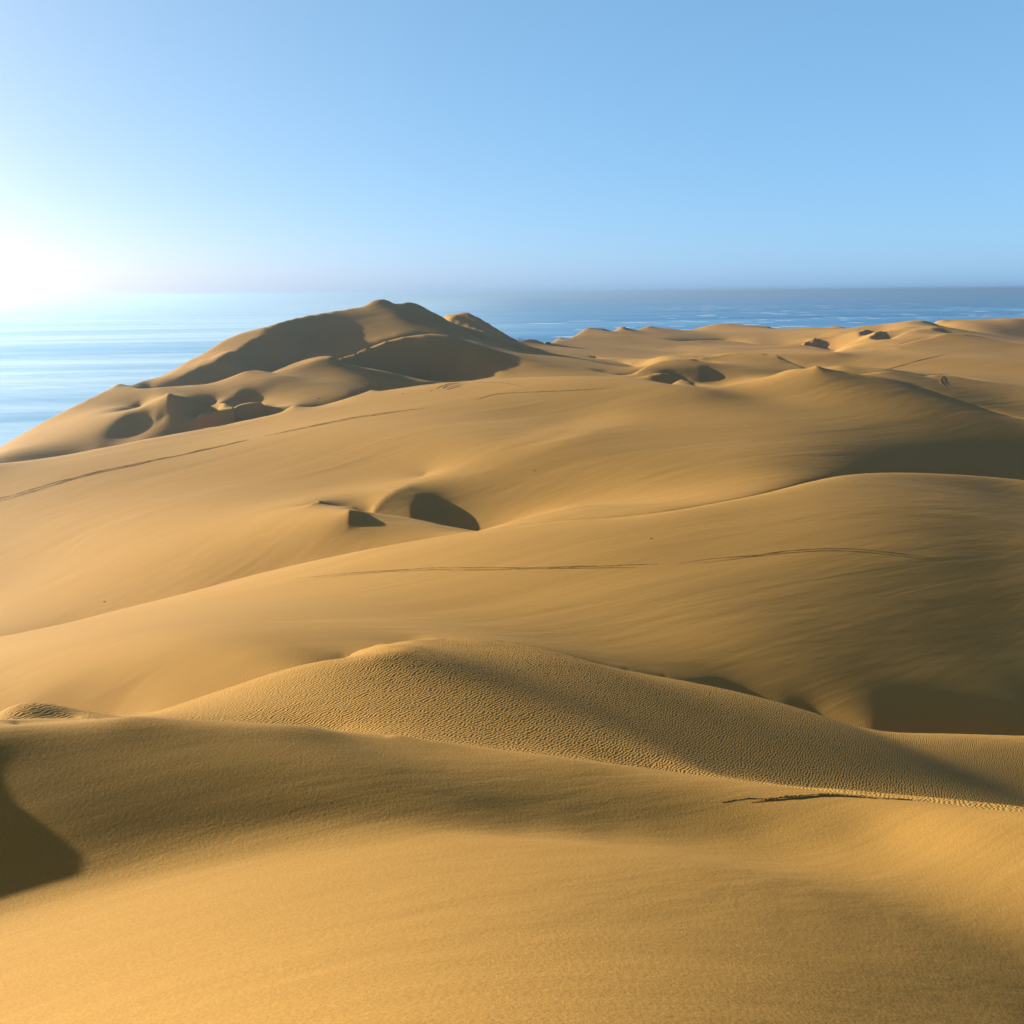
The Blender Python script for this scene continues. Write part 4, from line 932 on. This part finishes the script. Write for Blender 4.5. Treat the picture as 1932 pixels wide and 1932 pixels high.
def tyre_track(pts, width, berm, seed, bed):
    rng = np.random.default_rng(seed)
    L = smooth_line(pts, max(width * .8, .12))
    n = len(L)
    d = np.gradient(L, axis=0); d /= np.linalg.norm(d, axis=1)[:, None] + 1e-9; s = np.stack([d[:, 1], -d[:, 0]], 1)
    wob = np.convolve(rng.normal(0, 1, n + 8), np.ones(9) / 9, 'valid')[:, None]
    fade = np.clip(np.minimum(np.arange(n), np.arange(n)[::-1]) / (.22 * n + 1), 0, 1) ** .7
    fade = fade * np.clip(.75 + .5 * np.convolve(rng.normal(0, 1, n + 12), np.ones(13) / 13, 'valid'), .15, 1)
    L = L + s * wob * width * .35
    lane = [(-1.3, -.04, 1), (-.75, berm, 0), (-.42, .015, 1), (.42, .015, 1), (.75, berm * .8, 0), (1.3, -.04, 1)]
    V = []
    for off, h, _ in lane:
        P = L + s * (off * width * (.25 + .75 * fade))[:, None]
        jit = rng.normal(0, .18, n) * abs(h) if h > .02 else 0
        V.append(np.c_[P, height(P[:, 0], P[:, 1]) + (h * fade if h > 0 else h) + jit])
    V = np.stack(V, 1); k = V.shape[1]
    i, j = np.meshgrid(np.arange(n - 1), np.arange(k - 1), indexing='ij')
    F = np.stack([i * k + j, (i + 1) * k + j, (i + 1) * k + j + 1, i * k + j + 1], 2).reshape(-1, 4)
    o = mesh_object('tyre_track', V.reshape(-1, 3), F, SAND)
    o.data.materials.append(bed)
    mi = np.zeros((n - 1, k - 1), np.int32); mi[:, 1:4] = 1
    o.data.polygons.foreach_set('material_index', mi.ravel())
    o['kind'] = 'structure'
    return o
for key, pts in TRACKS.items():
    near = key.startswith('brow')
    w = .045 if near else .16 if key in ('low_c', 'low_d') else .24 if key.startswith('low') else .55 if key.startswith('far') else .8 if key.startswith('car') else .42
    soft = near or key in ('low_c', 'low_d', 'car_a')
    tyre_track(pts, w, .03 if near else .05 if soft else .10 if key.startswith('low') else .16, len(key) + len(pts), PACKED if soft else CHURNED)

# ----------------------------------------------------------------------------
# STONES
# ----------------------------------------------------------------------------
STONE = plain('dark_stone', (0.06, 0.05, 0.045), 0.85)
def stone(x, y, size, seed, label):
    rng = random.Random(seed); bm = bmesh.new()
    bmesh.ops.create_icosphere(bm, subdivisions=2, radius=1.0)
    sx, sy, sz = size * rng.uniform(.8, 1.2), size * rng.uniform(.7, 1), size * rng.uniform(.45, .65)
    for v in bm.verts:
        k = 1 + .25 * math.sin(3 * v.co.x + seed) * math.cos(4 * v.co.y - seed) + rng.uniform(-.08, .08)
        v.co = Vector((v.co.x * sx * k, v.co.y * sy * k, v.co.z * sz * k + sz * .45))
    me = bpy.data.meshes.new('stone'); bm.to_mesh(me); bm.free(); me.materials.append(STONE)
    o = bpy.data.objects.new('stone', me); col.objects.link(o)
    o.location = (x, y, float(height(x, y)[0])); o.rotation_euler = (0, 0, rng.uniform(0, 6))
    o['label'] = label; o['category'] = 'stone'; o['group'] = 'dark stones lying on the sand'
for (x, y), size, label in zip(STONES, (.20, .16, .32, .26, .26, .2),
        ('small black stone alone on the bright slope near the left edge of the photo',
         'tiny dark stone on the middle swell just above the long tyre track',
         'dark stone on the crest left of the looping tyre tracks, the larger of two there',
         'tiny dark speck of stone on the crest farther left of the looping tracks',
         'tiny dark stone on the lit face of the mound below the great dune',
         'tiny dark stone on the slope right of the black hollow')):
    stone(x, y, size, int(abs(x) * 10), label)

# ----------------------------------------------------------------------------
# OFF-ROAD CAR on the saddle
# ----------------------------------------------------------------------------
def part(name, bm, mat, parent, loc=(0, 0, 0), rot=(0, 0, 0), smooth=False):
    me = bpy.data.meshes.new(name); bm.to_mesh(me); bm.free()
    for p in me.polygons: p.use_smooth = smooth
    me.materials.append(mat)
    o = bpy.data.objects.new(name, me); col.objects.link(o); o.parent = parent; o.location = loc; o.rotation_euler = rot
    return o

def box_bm(x0, x1, y0, y1, z0, z1, bevel=0.0):
    bm = bmesh.new(); bmesh.ops.create_cube(bm, size=1.0)
    for v in bm.verts:
        v.co = Vector((x1 if v.co.x > 0 else x0, y1 if v.co.y > 0 else y0, z1 if v.co.z > 0 else z0))
    if bevel: bmesh.ops.bevel(bm, geom=bm.edges[:], offset=bevel, segments=2, affect='EDGES', profile=.6)
    return bm

def profile_bm(pts, y, taper=0.0, zt=1.0, bevel=0.03):
    """side outline (x, z) swept across the width, narrowing above zt"""
    bm = bmesh.new(); side = []
    for sgn in (-1, 1):
        side.append([bm.verts.new((px, sgn * (y - taper * max(0, pz - zt)), pz)) for px, pz in pts])
    bm.faces.new(side[0]); bm.faces.new(side[1][::-1])
    for k in range(len(pts)):
        q = (k + 1) % len(pts); bm.faces.new((side[0][q], side[0][k], side[1][k], side[1][q]))
    bmesh.ops.recalc_face_normals(bm, faces=bm.faces[:])
    if bevel: bmesh.ops.bevel(bm, geom=bm.edges[:], offset=bevel, segments=2, affect='EDGES', profile=.6)
    return bm

def wheel_bm(r, w, rim=False):
    bm = bmesh.new(); n = 24
    prof = [(.0, .35 * w), (.25 * r, .40 * w), (.52 * r, .34 * w), (.60 * r, .46 * w)] if rim else [(.60 * r, .46 * w), (.80 * r, .52 * w), (.95 * r, .46 * w), (r, .30 * w), (r, -.30 * w), (.95 * r, -.46 * w), (.80 * r, -.52 * w), (.60 * r, -.46 * w)]
    rings = []
    for pr, py in prof:
        rings.append([bm.verts.new((pr * math.cos(2 * math.pi * k / n), py, pr * math.sin(2 * math.pi * k / n))) for k in range(n)] if pr > 0 else [bm.verts.new((0, py, 0))] * n)
    for a, b_ in zip(rings[:-1], rings[1:]):
        for k in range(n):
            vs = [a[k], a[(k + 1) % n], b_[(k + 1) % n], b_[k]]; vs = [v for q, v in enumerate(vs) if v not in vs[:q]]
            if len(vs) > 2: bm.faces.new(vs)
    bmesh.ops.recalc_face_normals(bm, faces=bm.faces[:])
    return bm

PAINT, GLASS, RUBBER, STEEL, TRIM = plain('dull_paint', (0.085, 0.095, 0.085), 0.45, 0.5), plain('dark_glass', (0.015, 0.018, 0.02), 0.08, 0.8), plain('rubber', (0.02, 0.02, 0.02), 0.9), plain('steel', (0.35, 0.35, 0.36), 0.4, 0.5, 0.8), plain('black_trim', (0.03, 0.03, 0.03), 0.6)
LAMP, RED = plain('lamp_glass', (0.75, 0.75, 0.72), 0.2, 0.6), plain('red_lens', (0.35, 0.02, 0.02), 0.25, 0.6)

def build_car(x, y, heading):
    root = bpy.data.objects.new('off_road_car', None); col.objects.link(root)
    root['label'] = 'dark boxy off-road car with a roof rack parked on the saddle below the sea'; root['category'] = 'car'
    # body: bonnet, cabin and tail in one outline (x forward)
    outline = [(-2.15, .50), (2.10, .50), (2.18, .72), (2.12, 1.02), (1.02, 1.12), (.98, 1.14), (-2.18, 1.14), (-2.20, .75)]
    part('body', profile_bm(outline, .90, 0, 1, .05), PAINT, root)
    cabin = [(-2.10, 1.13), (.95, 1.13), (.42, 1.80), (-2.02, 1.82)]
    cab = part('cabin', profile_bm(cabin, .86, .18, 1.13, .04), PAINT, root)
    bm = bmesh.new(); vs = [bm.verts.new(c) for c in ((.955, -.74, 1.20), (.955, .74, 1.20), (.515, .66, 1.74), (.515, -.66, 1.74))]; bm.faces.new(vs)
    bmesh.ops.solidify(bm, geom=bm.faces[:], thickness=-.03); part('windscreen', bm, GLASS, root)
    for sgn in (-1, 1):
        for x0, x1, lean in ((-.28, .62, .30), (-1.15, -.36, 0), (-1.98, -1.23, 0)):
            bm = bmesh.new(); yy = lambda z: sgn * (.872 - .18 * (z - 1.13))
            vs = [bm.verts.new(c) for c in ((x0, yy(1.2), 1.2), (x1, yy(1.2), 1.2), (x1 - lean, yy(1.72), 1.72), (x0, yy(1.72), 1.72))]
            bm.faces.new(vs if sgn < 0 else vs[::-1]); bmesh.ops.solidify(bm, geom=bm.faces[:], thickness=-.02); part('side_window', bm, GLASS, root)
        for wx in (-1.38, 1.38):
            w = part('wheel', wheel_bm(.40, .26), RUBBER, root, (wx, sgn * .80, .40), (0, 0, 0 if sgn > 0 else math.pi), True)
            part('rim', wheel_bm(.40, .26, True), STEEL, w, smooth=True)
            part('wheel_arch', box_bm(wx - .52, wx + .52, sgn * .93 - .05, sgn * .93 + .05, .80, .88, .02), TRIM, root)
        part('headlight', box_bm(2.13, 2.20, sgn * .66 - .11, sgn * .66 + .11, .78, .96, .02), LAMP, root)
        part('tail_light', box_bm(-2.24, -2.18, sgn * .78 - .06, sgn * .78 + .06, .74, 1.05, .01), RED, root)
        part('mirror', box_bm(.52, .66, sgn * 1.0 - .09, sgn * 1.0 + .09, 1.22, 1.40, .02), TRIM, root)
    bm = box_bm(-2.14, -2.09, -.66, .66, 1.22, 1.72, .01); part('rear_window', bm, GLASS, root)
    part('front_bumper', box_bm(2.12, 2.32, -.90, .90, .48, .66, .03), TRIM, root)
    part('rear_bumper', box_bm(-2.36, -2.16, -.88, .88, .48, .64, .03), TRIM, root)
    part('grille', box_bm(2.17, 2.21, -.52, .52, .74, .98, .01), TRIM, root)
    sp = part('spare_wheel', wheel_bm(.38, .24), RUBBER, root, (-2.34, 0, 1.0), (0, 0, math.pi / 2), True)
    part('rim', wheel_bm(.38, .24, True), STEEL, sp, smooth=True)
    bm = bmesh.new()
    for x0, x1, y0, y1 in [(-1.9, .3, s * .70 - .02, s * .70 + .02) for s in (-1, 1)] + [(q - .02, q + .02, -.7, .7) for q in (-1.9, -1.35, -.8, -.25, .3)]:
        t = box_bm(x0, x1, y0, y1, 1.86, 1.91); me = bpy.data.meshes.new('t'); t.to_mesh(me); t.free(); bm.from_mesh(me); bpy.data.meshes.remove(me)
    part('roof_rack', bm, TRIM, root)
    root.location = (x, y, float(height(x, y)[0]) - .06)
    f = Vector((math.cos(heading), math.sin(heading)))
    za = float(height(x + f.x * 1.4, y + f.y * 1.4)[0]); zb = float(height(x - f.x * 1.4, y - f.y * 1.4)[0])
    zl = float(height(x - f.y * .8, y + f.x * .8)[0]); zr = float(height(x + f.y * .8, y - f.x * .8)[0])
    root.rotation_euler = (math.atan2(zl - zr, 1.6), -math.atan2(za - zb, 2.8), heading)
build_car(CAR[0][0], CAR[0][1], math.radians(205))

# ----------------------------------------------------------------------------
# PEOPLE on the dune edge
# ----------------------------------------------------------------------------
def clothes(name, trousers, shirt, skin=(0.30, 0.17, 0.11)):
    m, n, l, b = material(name)
    tex = n.new('ShaderNodeTexCoord'); sep = n.new('ShaderNodeSeparateXYZ'); l.new(tex.outputs['Object'], sep.inputs[0])
    z = math_node(n, l, 'MULTIPLY', sep.outputs[2], 0.5)
    x = n.new('ShaderNodeValToRGB'); x.color_ramp.interpolation = 'CONSTANT'; e = x.color_ramp.elements
    for k, (p, c) in enumerate(((0, (0.03, 0.025, 0.02)), (0.045, trousers), (0.48, shirt), (0.735, skin))):
        if k > 1: e.new(p)
        e[k].position = p; e[k].color = (*c, 1)
    l.new(z, x.inputs[0]); l.new(x.outputs[0], b.inputs['Base Color']); b.inputs['Roughness'].default_value = 0.9
    return m
HAIR = plain('dark_hair', (0.02, 0.015, 0.012), 0.7)

def person(x, y, face, tall, mat, stance, arms, label):
    bm = bmesh.new(); sk = bm.verts.layers.skin.verify()
    def v(co, r, rx=None):
        q = bm.verts.new(co); q[sk].radius = (rx or r, r); return q
    def chain(start, *items):
        a = start
        for co, r in items:
            b_ = v(co, r); bm.edges.new((a, b_)); a = b_
        return a
    pelvis = v((0, 0, .95), .125, .16); pelvis[sk].use_root = True
    chest = chain(pelvis, ((0, -.01, 1.13), .12), ((0, 0, 1.34), .135))
    neck = chain(chest, ((0, .01, 1.48), .06), ((0, .02, 1.55), .065), ((0, .02, 1.64), .095), ((0, .01, 1.72), .085))
    for s in (-1, 1):
        chain(pelvis, ((s * .10, 0, .88), .09), ((s * (.11 + stance * .4), .03 * s, .50), .062), ((s * (.12 + stance), -.02 + .06 * s * stance * 4, .09), .045), ((s * (.13 + stance), .13, .035), .035))
        sh = chain(chest, ((s * .18, 0, 1.40), .06))
        ex, ey, ez, hx, hy, hz = arms[0 if s < 0 else 1]
        palm = chain(sh, ((s * ex, ey, ez), .042), ((s * hx, hy, hz), .028), ((s * hx, hy + .02, hz - .07), .026))
        px, py, pz = palm.co
        for k in range(4):
            o_ = (k - 1.5) * .019
            chain(palm, ((px + .004 * s, py + o_, pz - .045), .0085), ((px - .006 * s, py + o_ + .004, pz - .085 + abs(k - 1.2) * .008), .0075))
        chain(palm, ((px - .012 * s, py + .038, pz - .01), .0095), ((px - .018 * s, py + .052, pz - .045), .008))
    me = bpy.data.meshes.new('person'); bm.to_mesh(me); bm.free(); me.materials.append(mat)
    o = bpy.data.objects.new('person', me); col.objects.link(o)
    o.modifiers.new('skin', 'SKIN').use_smooth_shade = True
    sub = o.modifiers.new('round', 'SUBSURF'); sub.levels = sub.render_levels = 1
    hb = bmesh.new(); bmesh.ops.create_uvsphere(hb, u_segments=14, v_segments=8, radius=.105)
    for q in hb.verts:
        if q.co.z < -.03: q.co.z = -.03 - (.05 if q.co.y < 0 else 0)
        q.co += Vector((0, .0, 1.70))
    part('hair', hb, HAIR, o, smooth=True)
    for k, (fx, fz, r) in enumerate(((-.035, 1.655, .012), (.035, 1.655, .012))):
        eb = bmesh.new(); bmesh.ops.create_uvsphere(eb, u_segments=8, v_segments=6, radius=r); part('eye', eb, HAIR, o, (fx, .105, fz), smooth=True)
    nb = bmesh.new(); bmesh.ops.create_cone(nb, segments=8, radius1=.02, radius2=.006, depth=.05); part('nose', nb, mat, o, (0, .118, 1.625), (-.5, 0, 0), True)
    o.scale = (tall, tall, tall); o.rotation_euler = (0, 0, face); o.location = (x, y, float(height(x, y)[0]) - .02)
    o['label'] = label; o['category'] = 'person'; o['group'] = 'people standing on the dune edge by the sea'
    return o
down = (.24, -.02, 1.14, .25, .06, .90)
hip = (.34, -.06, 1.18, .20, .10, 1.02)
up = (.26, .10, 1.20, .12, .26, 1.34)
person(*PEOPLE[0], math.radians(20), 1.04, clothes('navy_outfit', (0.02, 0.025, 0.04), (0.03, 0.035, 0.06)), .05, (down, down), 'tall person in dark clothes at the left end of the row on the dune edge')
person(*PEOPLE[1], math.radians(-30), .96, clothes('grey_outfit', (0.05, 0.05, 0.06), (0.16, 0.17, 0.20)), .03, (hip, down), 'slim person second from the left in the row, paler top than the others')
person(*PEOPLE[2], math.radians(150), 1.0, clothes('black_outfit', (0.015, 0.015, 0.02), (0.04, 0.04, 0.045)), .06, (down, hip), 'slim person third from the left in the row, in dark clothes')
person(*PEOPLE[3], math.radians(-80), 1.0, clothes('brown_outfit', (0.04, 0.03, 0.025), (0.06, 0.04, 0.035)), .10, (up, up), 'broader dark person standing apart at the right end of the row')
